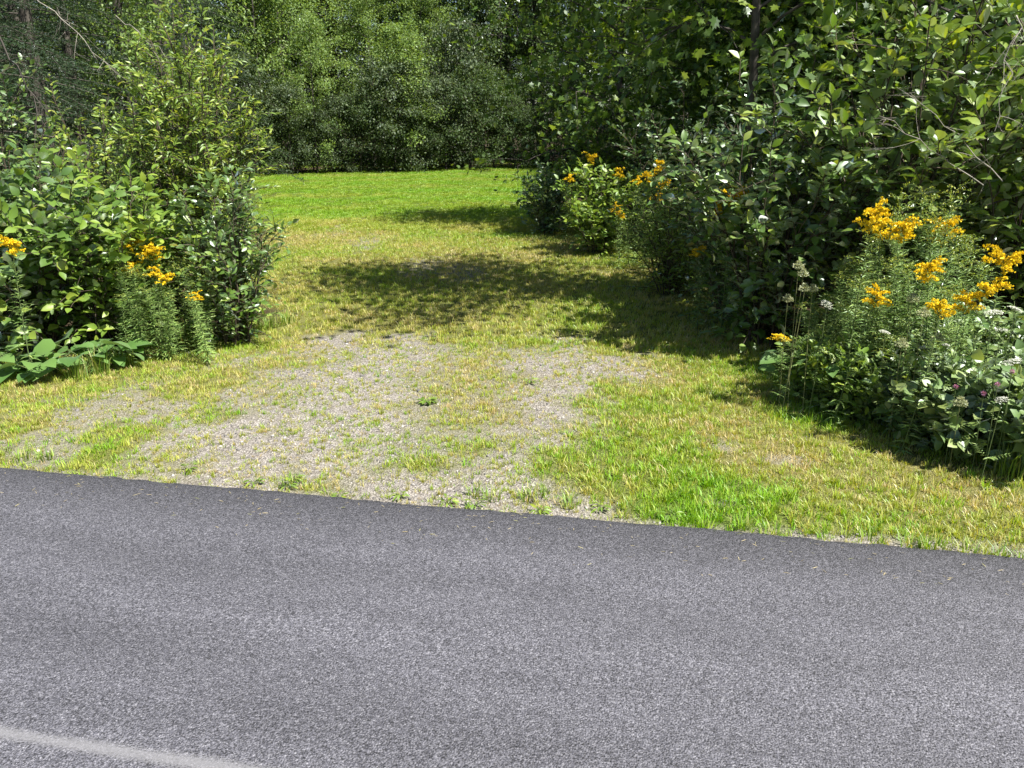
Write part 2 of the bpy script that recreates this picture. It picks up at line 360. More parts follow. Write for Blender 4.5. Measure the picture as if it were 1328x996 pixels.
SEMI = [G(*p) for p in [(-150, 640), (-120, 560), (60, 528), (260, 470), (420, 432), (400, 620), (100, 660)]] 
CS0, CS1 = G(640, 420), G(560, 640)
def field(x, y):
    """gravel, lush, dry in 0..1 over the ground"""
    x = np.asarray(x, float); y = np.asarray(y, float)
    n = fbm(x, y, 1.3, 5); n2 = fbm(x, y, 4.5, 4, 3.1); n3 = fbm(x, y, .6, 3, 7.7)
    s = sdist(GRAV, x, y)
    g = sstep(.30, -.55, s + (n - .5) * 1.9 + (n2 - .5) * 1.5 + .12)
    # grassy strip between the wheel tracks
    e = CS1 - CS0; L = np.linalg.norm(e); e = e / L
    d = np.abs((x - CS0[0]) * -e[1] + (y - CS0[1]) * e[0])
    g = g * (1 - .55 * sstep(.55, .1, d + (n2 - .5) * .7) * sstep(-.2, .8, (y - E0[1])))
    for c, rx, ry in SPOTS:
        q = ((x - c[0]) / rx) ** 2 + ((y - c[1]) / ry) ** 2
        g = np.maximum(g, .5 * sstep(1.7, 0, q + (n2 - .5) * 2.6 + (n - .5) * 1.5))
    g = np.maximum(g, .62 * sstep(.35, -.25, sdist(SEMI, x, y) + (n - .5) * 1.2) * sstep(.40, .60, fbm(x, y, 3.1, 4, 8.8)))
    de = edge_dist(x, y)
    g = np.maximum(g, sstep(.17, .02, de + (n - .5) * .25) * .95)
    px, py, _ = PROJ(np.stack([x, y, 0 * x], -1))
    right = sstep(720, 860, px) * sstep(6.6, 4.6, y)
    lawn = sstep(12.5, 16.5, y + (n3 - .5) * 5)
    lush = np.clip(.36 + .10 * sstep(6, 9, y) + .40 * right * sstep(.38, .58, n3 * .4 + n * .6) + .75 * lawn + (n - .5) * .8 + .28 * sstep(.55, .15, de) * sstep(850, 1100, px), 0, 1)
    return g, lush, 1 - lush
WOODR = [G(*p) for p in [(1700, 700), (1310, 605), (1150, 540), (1030, 480), (960, 405), (900, 365), (800, 318), (745, 298), (705, 280), (712, 228)]] + [np.array([1.3, 60.]), np.array([70., 60.]), np.array([70., 3.])]
WOODL = [G(*p) for p in [(-500, 520), (0, 472), (150, 455), (250, 425), (350, 408), (355, 370), (345, 300), (340, 232)]] + [np.array([-70., 28.]), np.array([-70., 4.])]
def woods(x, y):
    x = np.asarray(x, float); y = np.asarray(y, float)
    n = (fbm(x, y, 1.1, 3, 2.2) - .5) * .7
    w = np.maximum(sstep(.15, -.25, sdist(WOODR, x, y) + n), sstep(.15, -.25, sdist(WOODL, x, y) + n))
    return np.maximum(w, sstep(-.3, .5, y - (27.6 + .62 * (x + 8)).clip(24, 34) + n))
def gz(x, y):
    x = np.asarray(x, float); y = np.asarray(y, float)
    de = edge_dist(x, y)
    base = -.022 + (fbm(x, y, .5, 3, 1.) - .5) * .07 + (fbm(x, y, 7, 3, 5.) - .5) * .022
    base = base * sstep(0, .5, de) + (-.028 + (fbm(x, y, 7, 3, 5.) - .5) * .02) * (1 - sstep(0, .5, de))
    return np.where(de < -.08, -.12, base)
def axis_lines(lo, hi, a, b, st):
    def out(f, t):
        r = []; d = st * 1.3; v = f
        while abs(v - t) > d:
            v += math.copysign(d, t - f); r.append(v); d *= 1.22
        r.append(t); return r
    return np.array(out(a, lo)[::-1] + list(np.arange(a, b + 1e-6, st)) + out(b, hi))
gx = axis_lines(-260, 260, -6.5, 6.5, .04); gy = axis_lines(-60, 420, 2.2, 11.0, .04)
X, Y = np.meshgrid(gx, gy); nx, ny = len(gx), len(gy)
g_, l_, d_ = field(X.ravel(), np.clip(Y.ravel(), 1.0, None))
Z = gz(X, Y)
ii = (np.arange(ny - 1)[:, None] * nx + np.arange(nx - 1)[None]).ravel()
M_GROUND = ground_material()
ground = obj('ground', mk('ground', np.stack([X, Y, Z], -1).reshape(-1, 3), None, np.stack([ii, ii + 1, ii + nx + 1, ii + nx], -1), M_GROUND, smooth=True,
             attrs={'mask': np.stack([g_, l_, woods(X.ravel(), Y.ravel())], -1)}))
tag(ground, kind='structure')

# road: local x along the edge, local y across, far edge at y = 0
def road():
    xs = np.concatenate([np.linspace(-130, -8, 60)[:-1], np.arange(-8, 8, .035), np.linspace(8, 130, 60)])
    yo = (fbm(xs, xs * 0 + .5, 3.0, 4) - .5) * .05 + (fbm(xs, xs * 0 + 9.5, 22., 2) - .5) * .022
    rows = [(-.03, -.10), (0, -.012), (-.015, -.002), (-.06, 0.0), (-.5, .008), (-1.6, .02), (-3.3, .03), (-6.6, -.05)]
    V = np.stack([np.stack([xs, yo * (1 if k < 4 else 0) + r[0] + (.028 if k == 0 else 0), 0 * xs + r[1]], -1) for k, r in enumerate(rows)])
    n = len(xs); i = (np.arange(len(rows) - 1)[:, None] * n + np.arange(n - 1)[None]).ravel()
    o = obj('road', mk('road', V.reshape(-1, 3), None, np.stack([i, i + n, i + n + 1, i + 1], -1), asphalt_material(), smooth=False))
    o.location = (E0[0], E0[1], 0.004); o.rotation_euler = (0, 0, EANG)
    tag(o, kind='structure')
    a = G(0, 960); ly = float((a - E0) @ ENRM)
    xs = np.linspace(-40, 40, 300)
    zz = np.interp(-ly, [.5, 1.6, 3.3], [.008, .02, .03]) + .004
    V = np.stack([np.stack([xs, 0 * xs + w, 0 * xs], -1) for w in (-.06, .06)])
    i = np.arange(299)
    l = obj('painted_line', mk('painted_line', V.reshape(-1, 3), None, np.stack([i, i + 1, i + 301, i + 300], -1), line_material()), parent=o, loc=(0, ly, zz))
    return o
ROAD = road()

# ------------------------------------------------------------------ scatter (stuff) with geometry nodes
def scatter(name, pts, rot, scl, idx, tint, protos, label, cat):
    me = mk(name, pts, attrs={'rot': rot, 'scl': scl, 'tint': tint})
    a = me.attributes.new('idx', 'INT', 'POINT'); a.data.foreach_set('value', idx.astype(np.int32))
    o = obj(name, me); tag(o, label, cat, kind='stuff')
    src = bpy.data.collections.new(name + '_sources')
    for k, pm in enumerate(protos): src.objects.link(bpy.data.objects.new('%s_source_%02d' % (name, k), pm))
    ng = bpy.data.node_groups.new(name, 'GeometryNodeTree')
    ng.interface.new_socket('Geometry', in_out='INPUT', socket_type='NodeSocketGeometry')
    ng.interface.new_socket('Geometry', in_out='OUTPUT', socket_type='NodeSocketGeometry')
    gi = ng.nodes.new('NodeGroupInput'); go = ng.nodes.new('NodeGroupOutput')
    ip = ng.nodes.new('GeometryNodeInstanceOnPoints'); ci = ng.nodes.new('GeometryNodeCollectionInfo')
    ci.inputs['Collection'].default_value = src; ci.inputs['Separate Children'].default_value = True; ci.inputs['Reset Children'].default_value = True
    def na(nm, ty):
        n = ng.nodes.new('GeometryNodeInputNamedAttribute'); n.data_type = ty; n.inputs['Name'].default_value = nm; return n.outputs['Attribute']
    L = ng.links.new
    L(gi.outputs[0], ip.inputs['Points']); L(ci.outputs[0], ip.inputs['Instance']); ip.inputs['Pick Instance'].default_value = True
    L(na('idx', 'INT'), ip.inputs['Instance Index']); L(na('rot', 'FLOAT_VECTOR'), ip.inputs['Rotation']); L(na('scl', 'FLOAT'), ip.inputs['Scale'])
    L(ip.outputs[0], go.inputs[0])
    md = o.modifiers.new('scatter', 'NODES'); md.node_group = ng
    return o

def grass_patch(rng, n, rad, h0, h1, w, bend=.5):
    """mesh arrays for n curved blades spread over a disc"""
    r = rad * np.sqrt(rng.random(n)); a = rng.random(n) * 2 * np.pi
    base = np.stack([r * np.cos(a), r * np.sin(a), 0 * r - .008], -1)
    h = rng.uniform(h0, h1, n)[:, None]; da = a + rng.normal(0, .9, n)
    out = np.stack([np.cos(da), np.sin(da), 0 * da], -1); lean = rng.uniform(.1, 1, n)[:, None] * bend
    side = np.stack([-np.sin(da), np.cos(da), 0 * da], -1); ww = (w * rng.uniform(.7, 1.3, n))[:, None]
    up = np.array([[0, 0, 1.]])
    p1 = base + h * (.5 * up + .22 * lean * out); p2 = base + h * ((1 - .3 * lean) * up + .9 * lean * out)
    V = np.stack([base - side * ww * .5, base + side * ww * .5, p1 - side * ww * .45, p1 + side * ww * .45, p2], 1)
    o = (np.arange(n) * 5)[:, None]
    return V.reshape(-1, 3), np.array([[2, 3, 4]]) + o, np.array([[0, 1, 3, 2]]) + o

rng = np.random.default_rng(5)
P_SHORT = [mk('gp', *grass_patch(rng, 11, .022, .015, .042, .0034, .9), mat=M_GRASS) for _ in range(6)]
P_TUFT = [mk('gt', *grass_patch(rng, 20, .022, .03, .085, .0042, .75), mat=M_GRASS) for _ in range(6)]
P_LAWN = [mk('gl', *grass_patch(rng, 110, .13, .02, .05, .0055, .7), mat=M_GRASS) for _ in range(5)]

def inside_road(x, y): return edge_dist(x, y) < .0
def scat_grass():
    r = np.random.default_rng(21)
    # near, 2.6 - 7 m
    def gen(n, x0, x1, y0, y1, fn):
        x = r.uniform(x0, x1, n); y = r.uniform(y0, y1, n)
        px, py, _ = PROJ(np.stack([x, y, 0 * x], -1))
        k = (px > -120) & (px < 1450) & (edge_dist(x, y) > .005)
        x, y, px = x[k], y[k], px[k]
        g, l, d = field(x, y)
        p, t, s, kind = fn(x, y, g, l, px)
        k = r.random(len(x)) < p * (1 - .85 * woods(x, y))
        return x[k], y[k], t[k], s[k], kind
    def near(x, y, g, l, px):
        cl = fbm(x, y, 7, 4, 4.)
        p = np.clip((1 - g) * (.6 + .9 * l), 0, 1); p = np.maximum(p * np.where(g > .5, .7, 1), .26 + .62 * sstep(.46, .58, cl))
        t = np.clip(l * .66 + .15 + (fbm(x, y, 2.2, 3, 9.) - .5) * .5 + r.normal(0, .22, len(x)), 0, 1)
        s = r.uniform(.7, 1.5, len(x)) * (.8 + .4 * l) * np.where(g > .5, .66, 1)
        return p, t, s, 0
    def tuft(x, y, g, l, px):
        cl = fbm(x, y, 5.5, 3, 14.); rt = sstep(760, 860, px) * sstep(6, 4.5, y)
        p = sstep(.50 - .06 * rt, .64 - .06 * rt, cl) * (.10 + .6 * l) * (1 - .5 * g) * (.35 + .65 * rt)
        t = np.clip(.40 + .42 * l + r.normal(0, .14, len(x)), 0, 1)
        s = r.uniform(.5, 1.0, len(x)) * (.75 + .35 * rt)
        return p, t, s, 1
    def gravel_tufts(x, y, g, l, px):
        cl = fbm(x, y, 4, 3, 31.)
        return (g > .35) * (.25 + .75 * sstep(.42, .62, cl)), np.clip(.30 + .25 * l + r.normal(0, .2, len(x)), 0, 1), r.uniform(.22, .62, len(x)), 1
    def mid(x, y, g, l, px):
        cl = fbm(x, y, 6, 3, 4.)
        p = np.clip((1 - .9 * g) * (.65 + .6 * l), 0, 1) * np.where(g > .5, .25 + .5 * cl, 1)
        t = np.clip(l * .72 + .05 + (fbm(x, y, 1.5, 3, 9.) - .5) * .45 + r.normal(0, .16, len(x)), 0, 1)
        s = r.uniform(1.0, 1.8, len(x))
        return p, t, s, 0
    def lawn(x, y, g, l, px):
        t = np.clip(l * .62 + .08 + .10 * np.sin((y - .12 * x) * 2 * np.pi / 2.6) + (fbm(x, y, .9, 3, 9.) - .5) * .35 + r.normal(0, .07, len(x)), 0, 1)
        return np.clip(1.15 - .6 * g, 0, 1), t, r.uniform(.8, 1.25, len(x)), 2
    out = []
    out.append((gen(60000, -5.5, 5.5, 2.2, 6.2, near), P_SHORT, 'grass', 'short yellow green grass growing over the gravel drive and its verges'))
    out.append((gen(16000, -5, 5, 2.2, 7.0, tuft), P_TUFT, 'grass', 'longer green grass in tufts along the verge beside the asphalt'))
    out.append((gen(9000, -5.5, 3, 2.2, 6.4, gravel_tufts), P_TUFT, 'grass', 'sparse small grass tufts dotted through the gravel of the drive'))
    out.append((gen(62000, -6.5, 5.5, 6.0, 15.5, mid), P_SHORT, 'grass', 'dappled short grass on the track between the shrubs'))
    out.append((gen(46000, -22, 18, 13.0, 38, lawn), P_LAWN, 'grass', 'bright green mown lawn in front of the far trees'))
    for (x, y, t, s, kind), pr, nm, lb in out:
        n = len(x); rot = np.stack([r.normal(0, .12, n), r.normal(0, .12, n), r.uniform(0, 6.28, n)], -1)
        z = gz(x, y)
        scatter(nm, np.stack([x, y, z], -1), rot, s, r.integers(0, len(pr), n), t, pr, lb, 'grass')
scat_grass()

def scat_gravel():
    r = np.random.default_rng(33)
    ico_v = []; ph = (1 + 5 ** .5) / 2
    ico_v = np.array([(-1, ph, 0), (1, ph, 0), (-1, -ph, 0), (1, -ph, 0), (0, -1, ph), (0, 1, ph), (0, -1, -ph), (0, 1, -ph), (ph, 0, -1), (ph, 0, 1), (-ph, 0, -1), (-ph, 0, 1)]) / 1.9
    ico_f = np.array([(0, 11, 5), (0, 5, 1), (0, 1, 7), (0, 7, 10), (0, 10, 11), (1, 5, 9), (5, 11, 4), (11, 10, 2), (10, 7, 6), (7, 1, 8), (3, 9, 4), (3, 4, 2), (3, 2, 6), (3, 6, 8), (3, 8, 9), (4, 9, 5), (2, 4, 11), (6, 2, 10), (8, 6, 7), (9, 8, 1)])
    ms = stone_material()
    pr = [mk('stone', ico_v * r.uniform(.65, 1.2, (12, 1)) * np.array([1, r.uniform(.6, .95), r.uniform(.4, .7)]), ico_f, None, ms) for _ in range(6)]
    n = 60000; x = r.uniform(-5, 4, n); y = r.uniform(2.2, 9, n)
    g, l, d = field(x, y); px, py, dp = PROJ(np.stack([x, y, 0 * x], -1))
    k = (edge_dist(x, y) > .012) & (r.random(n) < np.clip(g * 1.3 - .15, .02, 1)) & (px > -80) & (px < 1400)
    x, y = x[k], y[k]; n = len(x)
    s = np.clip(r.lognormal(-5.35, .42, n), .002, .022)
    scatter('gravel', np.stack([x, y, gz(x, y) + s * .15], -1), np.stack([r.normal(0, .4, n), r.normal(0, .4, n), r.uniform(0, 6.28, n)], -1), s, r.integers(0, 6, n), r.random(n), pr,
            'loose grey gravel stones scattered over the drive entrance', 'gravel')
    # clippings blown on to the asphalt
    n = 520; t = r.uniform(-1.5, 7, n) + 0; dd = -np.abs(r.normal(0, .22, n)) - .02
    x = E0[0] + EDIR[0] * t + ENRM[0] * dd; y = E0[1] + EDIR[1] * t + ENRM[1] * dd
    pos = np.stack([x, y, 0 * x + .0105], -1); a = r.uniform(0, 6.28, n) * .5 + r.integers(0, 2, n) * 3.1
    ax = np.stack([np.cos(a), np.sin(a) * .5, r.normal(0, .04, n)], -1); nr = np.stack([r.normal(0, .3, n), r.normal(0, .3, n), 1 + 0 * a], -1)
    me = leaves_mesh(leaf_tpl(.07, .2, .1, ((.3, 1.), (.7, .9))), pos, ax, nr, r.uniform(.008, .032, n), r, M_CLIP)
    tag(obj('grass_clippings', me), 'dry straw clippings strewn along the asphalt edge', 'clippings', kind='stuff')
scat_gravel()

# ------------------------------------------------------------------ plants
def bez(a, b, c, n):
    t = np.linspace(0, 1, n)[:, None]; return a * (1 - t) ** 2 + 2 * b * t * (1 - t) + c * t * t
def grow(r, H, R, nst, ntw, nlf, leaf, low=.18, lean=(0, 0), twig=.34, base_r=.12, petup=.1, sub=0):
    """a multi-stemmed shrub: returns per-stem polylines and leaf arrays"""
    stems = []; P, A, Nn, S = [], [], [], []
    for i in range(nst):
        a = (i + r.random() * .8) * 2 * np.pi / nst * 2.4; q = math.sqrt(r.random())
        b0 = np.array([math.cos(a) * base_r * q, math.sin(a) * base_r * q, -.03])
        top = np.array([math.cos(a) * R * q + lean[0], math.sin(a) * R * q + lean[1], H * (1 - .42 * q * q) * r.uniform(.8, 1.03)])
        mid = b0 + (top - b0) * np.array([.28, .28, .62]) + r.normal(0, .05, 3) * H * .5
        pth = bez(b0, mid, top, 9); pth[1:-1] += r.normal(0, .012 * H * .5, (7, 3))
        r0 = .0030 + .0030 * H
        lines = [(pth, np.linspace(r0, r0 * .25, 9))]
        for j in range(ntw):
            t = low + (1 - low) * (j + r.random()) / ntw
            k = min(int(t * 8), 7); p0 = pth[k] + (pth[k + 1] - pth[k]) * (t * 8 - k)
            sd_ = unit(pth[k + 1] - pth[k]); out = np.array([p0[0] - lean[0] * t, p0[1] - lean[1] * t, 0]); out = out / (np.linalg.norm(out) + .15)
            dr = unit(r.normal(0, .75, 3) + out * .55 + sd_ * .45 + np.array([0, 0, .18]))
            ln = twig * r.uniform(.5, 1.25) * (1.15 - .45 * t)
            p1 = p0 + dr * ln * .5 + np.array([0, 0, .03]); p2 = p0 + dr * ln + np.array([0, 0, -.06 * ln + .02])
            tw = bez(p0, p1, p2, 4); lines.append((tw, np.array([.0028, .0022, .0016, .001]) * (1 + .25 * H)))
            m = max(2, int(round(nlf * r.uniform(.7, 1.2))))
            tt = np.linspace(.15, 1.0, m) + r.normal(0, .03, m); tt = np.clip(tt, 0, 1)[:, None]
            pos = p0 * (1 - tt) ** 2 + 2 * p1 * tt * (1 - tt) + p2 * tt * tt
            td = unit(p2 - p0); sd2 = unit(np.cross(td, np.array([0, 0, 1.])))
            sg = np.where(np.arange(m) % 2 == 0, 1, -1)[:, None]
            ax = td * r.uniform(.25, .8, (m, 1)) + sd2 * sg * r.uniform(.5, 1, (m, 1)) + r.normal(0, .28, (m, 3)) + np.array([0, 0, petup])
            ax[-1] = td + r.normal(0, .15, 3)
            nn = np.array([0, 0, 1.]) + r.normal(0, .52, (m, 3)) + np.array([SDIR.x, SDIR.y, 0]) * .25
            P.append(pos + unit(ax) * .008); A.append(ax); Nn.append(nn); S.append(leaf * r.uniform(.55, 1.2, m) * (1.1 - .25 * tt[:, 0]))
        stems.append(lines)
    return stems, np.concatenate(P), np.concatenate(A), np.concatenate(Nn), np.concatenate(S)

def pick_single(P, S, loc, cap):
    """indices of the leaves that show largest: nearest in their cell of the picture"""
    px, py, dp = PROJ(P + np.asarray(loc)[None])
    ok = (px > 0) & (px < 1328) & (py > 0) & (py < 996)
    size = S * FPX / dp
    cell = (px // 11).astype(int) * 1000 + (py // 11).astype(int)
    order = np.argsort(dp); seen = set(); best = []
    for i in order:
        if not ok[i] or size[i] < 10: continue
        c = cell[i]
        if c in seen: continue
        seen.add(c); best.append(i)
    best = np.array(best, int)
    return best[np.argsort(-size[best])][:cap] if len(best) else best

LEAF_SHARED = {}
def leaf_proto(tpl_id, tpl, mat):
    k = (tpl_id, mat.name)
    if k not in LEAF_SHARED:
        LEAF_SHARED[k] = mk('leaf', tpl[0], tpl[1], tpl[2] if len(tpl[2]) else None, mat, rnd=np.zeros(len(tpl[0])))
    return LEAF_SHARED[k]
def add_leaves(root, loc, tpl_id, tpl, mat, P, A, Nn, S, r, cap=0, foliage='foliage'):
    idx = pick_single(P, S, loc, cap) if cap else np.zeros(0, int)
    rest = np.ones(len(P), bool); rest[idx] = False
    if rest.any():
        f = obj(foliage, leaves_mesh(tpl, P[rest], A[rest], Nn[rest], S[rest], r, mat), parent=root); f['kind'] = 'stuff'
    if len(idx):
        pm = leaf_proto(tpl_id, tpl, mat); s, a, n = frames(A[idx], Nn[idx])
        for k, i in enumerate(idx):
            o = bpy.data.objects.new('leaf', pm); COL.objects.link(o); o.parent = root
            M = np.eye(4); M[:3, 0] = s[k] * S[i]; M[:3, 1] = a[k] * S[i]; M[:3, 2] = n[k] * S[i]; M[:3, 3] = P[i]
            o.matrix_local = Matrix(M.tolist())
def add_stems(root, stems, mat, sides=5):
    for lines in stems:
        v, q = tubes([l[0] for l in lines], [l[1] for l in lines], sides)
        obj('stem', mk('stem', v, None, q, mat, smooth=True), parent=root)
TPLS = {'ovate': TPL_OVATE, 'round': TPL_ROUND, 'narrow': TPL_NARROW, 'lance': TPL_LANCE, 'wide': TPL_WIDE, 'tiny': TPL_TINY, 'maple': TPL_MAPLE}
def shrub(seed, name, label, xy, H, R, nst, ntw, nlf, leaf, tpl, mat, cap=0, group=None, cat='shrub', stem_mat=None, sides=4, **kw):
    r = np.random.default_rng(seed)
    loc = (float(xy[0]), float(xy[1]), float(gz(xy[0], xy[1])))
    t = thing(name, label, cat, loc, group)
    st, P, A, Nn, S = grow(r, H, R, nst, ntw, nlf, leaf, **kw)
    k = P[:, 2] > .02
    add_stems(t, st, stem_mat or M_STEM, sides)
    add_leaves(t, loc, tpl, TPLS[tpl], mat, P[k], A[k], Nn[k], S[k], r, cap)
    return t

# ---- right-hand shrubs, from the goldenrod back towards the lawn
shrub(101, 'leafy_shrub', 'tall broad-leaved shrub with glossy leaves directly behind the tallest goldenrod clump', AT(1150, 400, 5.9)[:2], 3.0, 1.05, 24, 21, 8, .125, 'ovate', M_SUNNY, 300, low=.10, twig=.42)
shrub(102, 'leafy_shrub', 'big leafy shrub with bare dead twigs poking out of it, behind the white lace flowers', AT(1330, 380, 5.6)[:2], 3.0, 1.0, 22, 20, 8, .12, 'ovate', M_SUNNY, 300, low=.10, twig=.40)
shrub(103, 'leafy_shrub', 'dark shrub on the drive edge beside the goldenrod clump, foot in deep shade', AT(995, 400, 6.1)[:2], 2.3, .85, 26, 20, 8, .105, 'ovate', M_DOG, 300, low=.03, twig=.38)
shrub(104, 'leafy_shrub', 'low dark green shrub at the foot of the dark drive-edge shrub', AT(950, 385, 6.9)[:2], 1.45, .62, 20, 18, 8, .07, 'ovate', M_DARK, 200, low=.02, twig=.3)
shrub(105, 'leafy_shrub', 'mid green bushy weed thicket between the yellow-green shrub and the dark drive-edge shrub', AT(872, 360, 8.0)[:2], 1.30, .72, 26, 18, 10, .07, 'narrow', M_LIGHT, 0, low=.02, twig=.3)
shrub(106, 'leafy_shrub', 'yellow-green broad-leaved shrub beside goldenrod at the bend of the track', AT(775, 322, 10.6)[:2], 1.25, .55, 20, 15, 8, .095, 'ovate', M_LIGHT, 250, low=.03, twig=.28)
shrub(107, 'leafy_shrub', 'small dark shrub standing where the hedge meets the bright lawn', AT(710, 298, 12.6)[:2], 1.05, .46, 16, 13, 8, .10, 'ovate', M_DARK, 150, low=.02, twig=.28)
shrub(108, 'leafy_shrub', 'mid green shrub under the maple boughs, behind the yellow-green shrub', AT(780, 300, 12.8)[:2], 2.3, .85, 16, 16, 8, .10, 'ovate', M_LIGHT, 200, low=.15, twig=.4)
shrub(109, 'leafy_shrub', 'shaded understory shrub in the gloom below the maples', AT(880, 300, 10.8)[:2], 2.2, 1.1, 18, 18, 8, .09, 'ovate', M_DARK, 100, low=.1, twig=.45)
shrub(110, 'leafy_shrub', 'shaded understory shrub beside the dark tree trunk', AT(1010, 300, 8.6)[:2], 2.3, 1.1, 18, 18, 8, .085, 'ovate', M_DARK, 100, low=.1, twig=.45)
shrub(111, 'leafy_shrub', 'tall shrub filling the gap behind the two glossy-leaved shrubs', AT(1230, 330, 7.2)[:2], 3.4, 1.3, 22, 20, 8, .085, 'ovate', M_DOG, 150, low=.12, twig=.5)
# ---- left-hand shrubs
shrub(121, 'leafy_shrub', 'dense round-leaved shrub behind the burdock at the roadside end of the willow hedge', AT(50, 452, 5.85)[:2], 1.50, .75, 26, 18, 7, .102, 'round', M_DOG, 300, low=.08, twig=.34)
shrub(122, 'leafy_shrub', 'bright-topped leafy shrub beside the goldenrod of the willow hedge', AT(150, 420, 6.0)[:2], 1.45, .66, 20, 16, 8, .10, 'ovate', M_LIGHT, 250, low=.10, twig=.34)
shrub(123, 'leafy_shrub', 'dark slender-stemmed shrub at the corner of the willow hedge next to the track', AT(302, 418, 6.15)[:2], 1.40, .44, 22, 17, 8, .072, 'ovate', M_DOG, 300, low=.03, twig=.26)
shrub(124, 'willow_shrub', 'tall yellow-green fine-leaved willow rising above the willow hedge', AT(272, 395, 7.0)[:2], 2.62, .62, 30, 26, 13, .072, 'narrow', M_WILLOW, 0, low=.10, twig=.34, base_r=.2)
shrub(125, 'leafy_shrub', 'leafy shrub between the willow and the spruce boughs', AT(150, 370, 7.6)[:2], 2.0, .8, 20, 18, 9, .065, 'ovate', M_WILLOW, 150, low=.12, twig=.4)
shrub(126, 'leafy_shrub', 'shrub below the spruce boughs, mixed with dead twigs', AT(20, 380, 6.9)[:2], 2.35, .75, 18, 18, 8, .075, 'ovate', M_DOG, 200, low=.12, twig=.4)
shrub(127, 'willow_shrub', 'low fine-leaved willow at the foot of the tall yellow-green one', AT(215, 395, 7.1)[:2], 1.85, .5, 22, 20, 12, .06, 'narrow', M_WILLOW, 0, low=.1, twig=.3)
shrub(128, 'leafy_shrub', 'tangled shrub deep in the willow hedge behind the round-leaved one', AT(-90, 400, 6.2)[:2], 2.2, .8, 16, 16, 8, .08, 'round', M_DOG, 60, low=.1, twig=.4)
# ---- brambles at the front right
BR = 'brambles along the maple-side verge'
for k, (px, py, h, R) in enumerate([(1235, 545, .52, .40), (1320, 590, .55, .38), (1190, 540, .36, .26), (1290, 520, .66, .42), (1345, 545, .72, .4), (1165, 536, .40, .28), (1215, 562, .42, .3), (1262, 580, .44, .32), (1250, 530, .62, .36)]):
    shrub(140 + k, 'bramble', 'pale-leaved bramble sprawling below the lace flowers on the verge', G(px, py), h, R, 16, 12, 6, .07, 'wide' if k % 2 else 'ovate', M_BRAM, 120, BR, 'bramble', M_GSTEM, low=.05, twig=.2, base_r=.2)

# ------------------------------------------------------------------ goldenrod, lace, clover, burdock, grass
def florets(r, pts, size, mat, name):
    n = len(pts); ax = unit(r.normal(0, 1, (n, 3)) + np.array([0, 0, .8])); nn = r.normal(0, 1, (n, 3))
    return leaves_mesh((np.array([(0, 0, 0), (-.5, .6, .1), (0, 1, 0), (.5, .6, .1), (0, .6, .5)]), np.array([(0, 2, 1), (0, 3, 2), (0, 4, 2)]), np.zeros((0, 4), int)), pts, ax, nn, size * r.uniform(.6, 1.3, n), r, mat, name)
def goldenrod(r, H, flower, plume=.16, leafl=.075, nl=70, lean=.08, curl=None):
    """returns meshes for stem, leaves, plume"""
    a = r.uniform(0, 6.28); top = np.array([math.cos(a) * lean, math.sin(a) * lean, H])
    pth = bez(np.array([0, 0, -.03]), np.array([0, 0, H * .6]), top, 10)
    lines = [pth]; rad = [np.linspace(.0042, .0016, 10)]
    t = np.sort(r.uniform(.02, .97, nl)); k = np.minimum((t * 9).astype(int), 8); p = pth[k] + (pth[k + 1] - pth[k]) * (t * 9 - k)[:, None]
    ph = np.arange(nl) * 2.4 + r.normal(0, .3, nl); upz = .1 + .75 * t
    ax = np.stack([np.cos(ph), np.sin(ph), upz], -1)
    nn = np.stack([-np.cos(ph) * .5, -np.sin(ph) * .5, 1 + 0 * ph], -1) + r.normal(0, .3, (nl, 3))
    P, A, Nn, S = [p], [ax], [nn], [leafl * (1.12 - .62 * t) * r.uniform(.75, 1.2, nl)]
    # side shoots with small leaves near the top
    for j in range(12):
        tt = r.uniform(.25, .94); kk = int(tt * 9); p0 = pth[kk]; aa = r.uniform(0, 6.28)
        d = unit(np.array([math.cos(aa), math.sin(aa), .9])); ln = r.uniform(.06, .15)
        lines.append(np.stack([p0, p0 + d * ln * .5, p0 + d * ln])); rad.append(np.array([.0015, .0012, .0008]))
        m = 9; q = np.linspace(.2, 1, m)[:, None]; P.append(p0 + d * ln * q); b = np.arange(m) * 2.4 + aa
        A.append(np.stack([np.cos(b), np.sin(b), 0 * b + .6], -1)); Nn.append(np.array([0, 0, 1.]) + r.normal(0, .4, (m, 3))); S.append(leafl * .42 * r.uniform(.7, 1.2, m))
    fl = []
    nb = 15 if flower else 9
    for j in range(nb):
        f = j / nb; kk = -1; p0 = top + (pth[-3] - top) * r.uniform(0, .75) * (1 - f * .6)
        aa = j * 2.4 + r.normal(0, .3); ln = plume * (1.0 - .55 * f) * r.uniform(.7, 1.15)
        h = np.array([math.cos(aa), math.sin(aa), 0])
        br = bez(p0, p0 + h * ln * .45 + np.array([0, 0, ln * .62]), p0 + h * ln + np.array([0, 0, ln * .38]), 6)
        lines.append(br); rad.append(np.full(6, .0009))
        m = 40 if flower else 16; q = r.uniform(.15, 1, m); i = np.minimum((q * 5).astype(int), 4)
        pp = br[i] + (br[i + 1] - br[i]) * (q * 5 - i)[:, None]
        fl.append(pp + r.normal(0, .0042, (m, 3)) + np.array([0, 0, .004]))
    sv, sq = tubes(lines, rad, 4)
    ms = mk('stem', sv, None, sq, M_GSTEM, smooth=True)
    ml = leaves_mesh(TPL_LANCE, np.concatenate(P), np.concatenate(A), np.concatenate(Nn), np.concatenate(S), r, M_GROD, 'leaves')
    mf = florets(r, np.concatenate(fl), .0135 if flower else .008, M_YEL if flower else M_BUD, 'flower_plume')
    return ms, ml, mf
GR = np.random.default_rng(77)
GR_F = [goldenrod(GR, 1.0, True, .10 + .025 * (k % 2)) for k in range(4)]
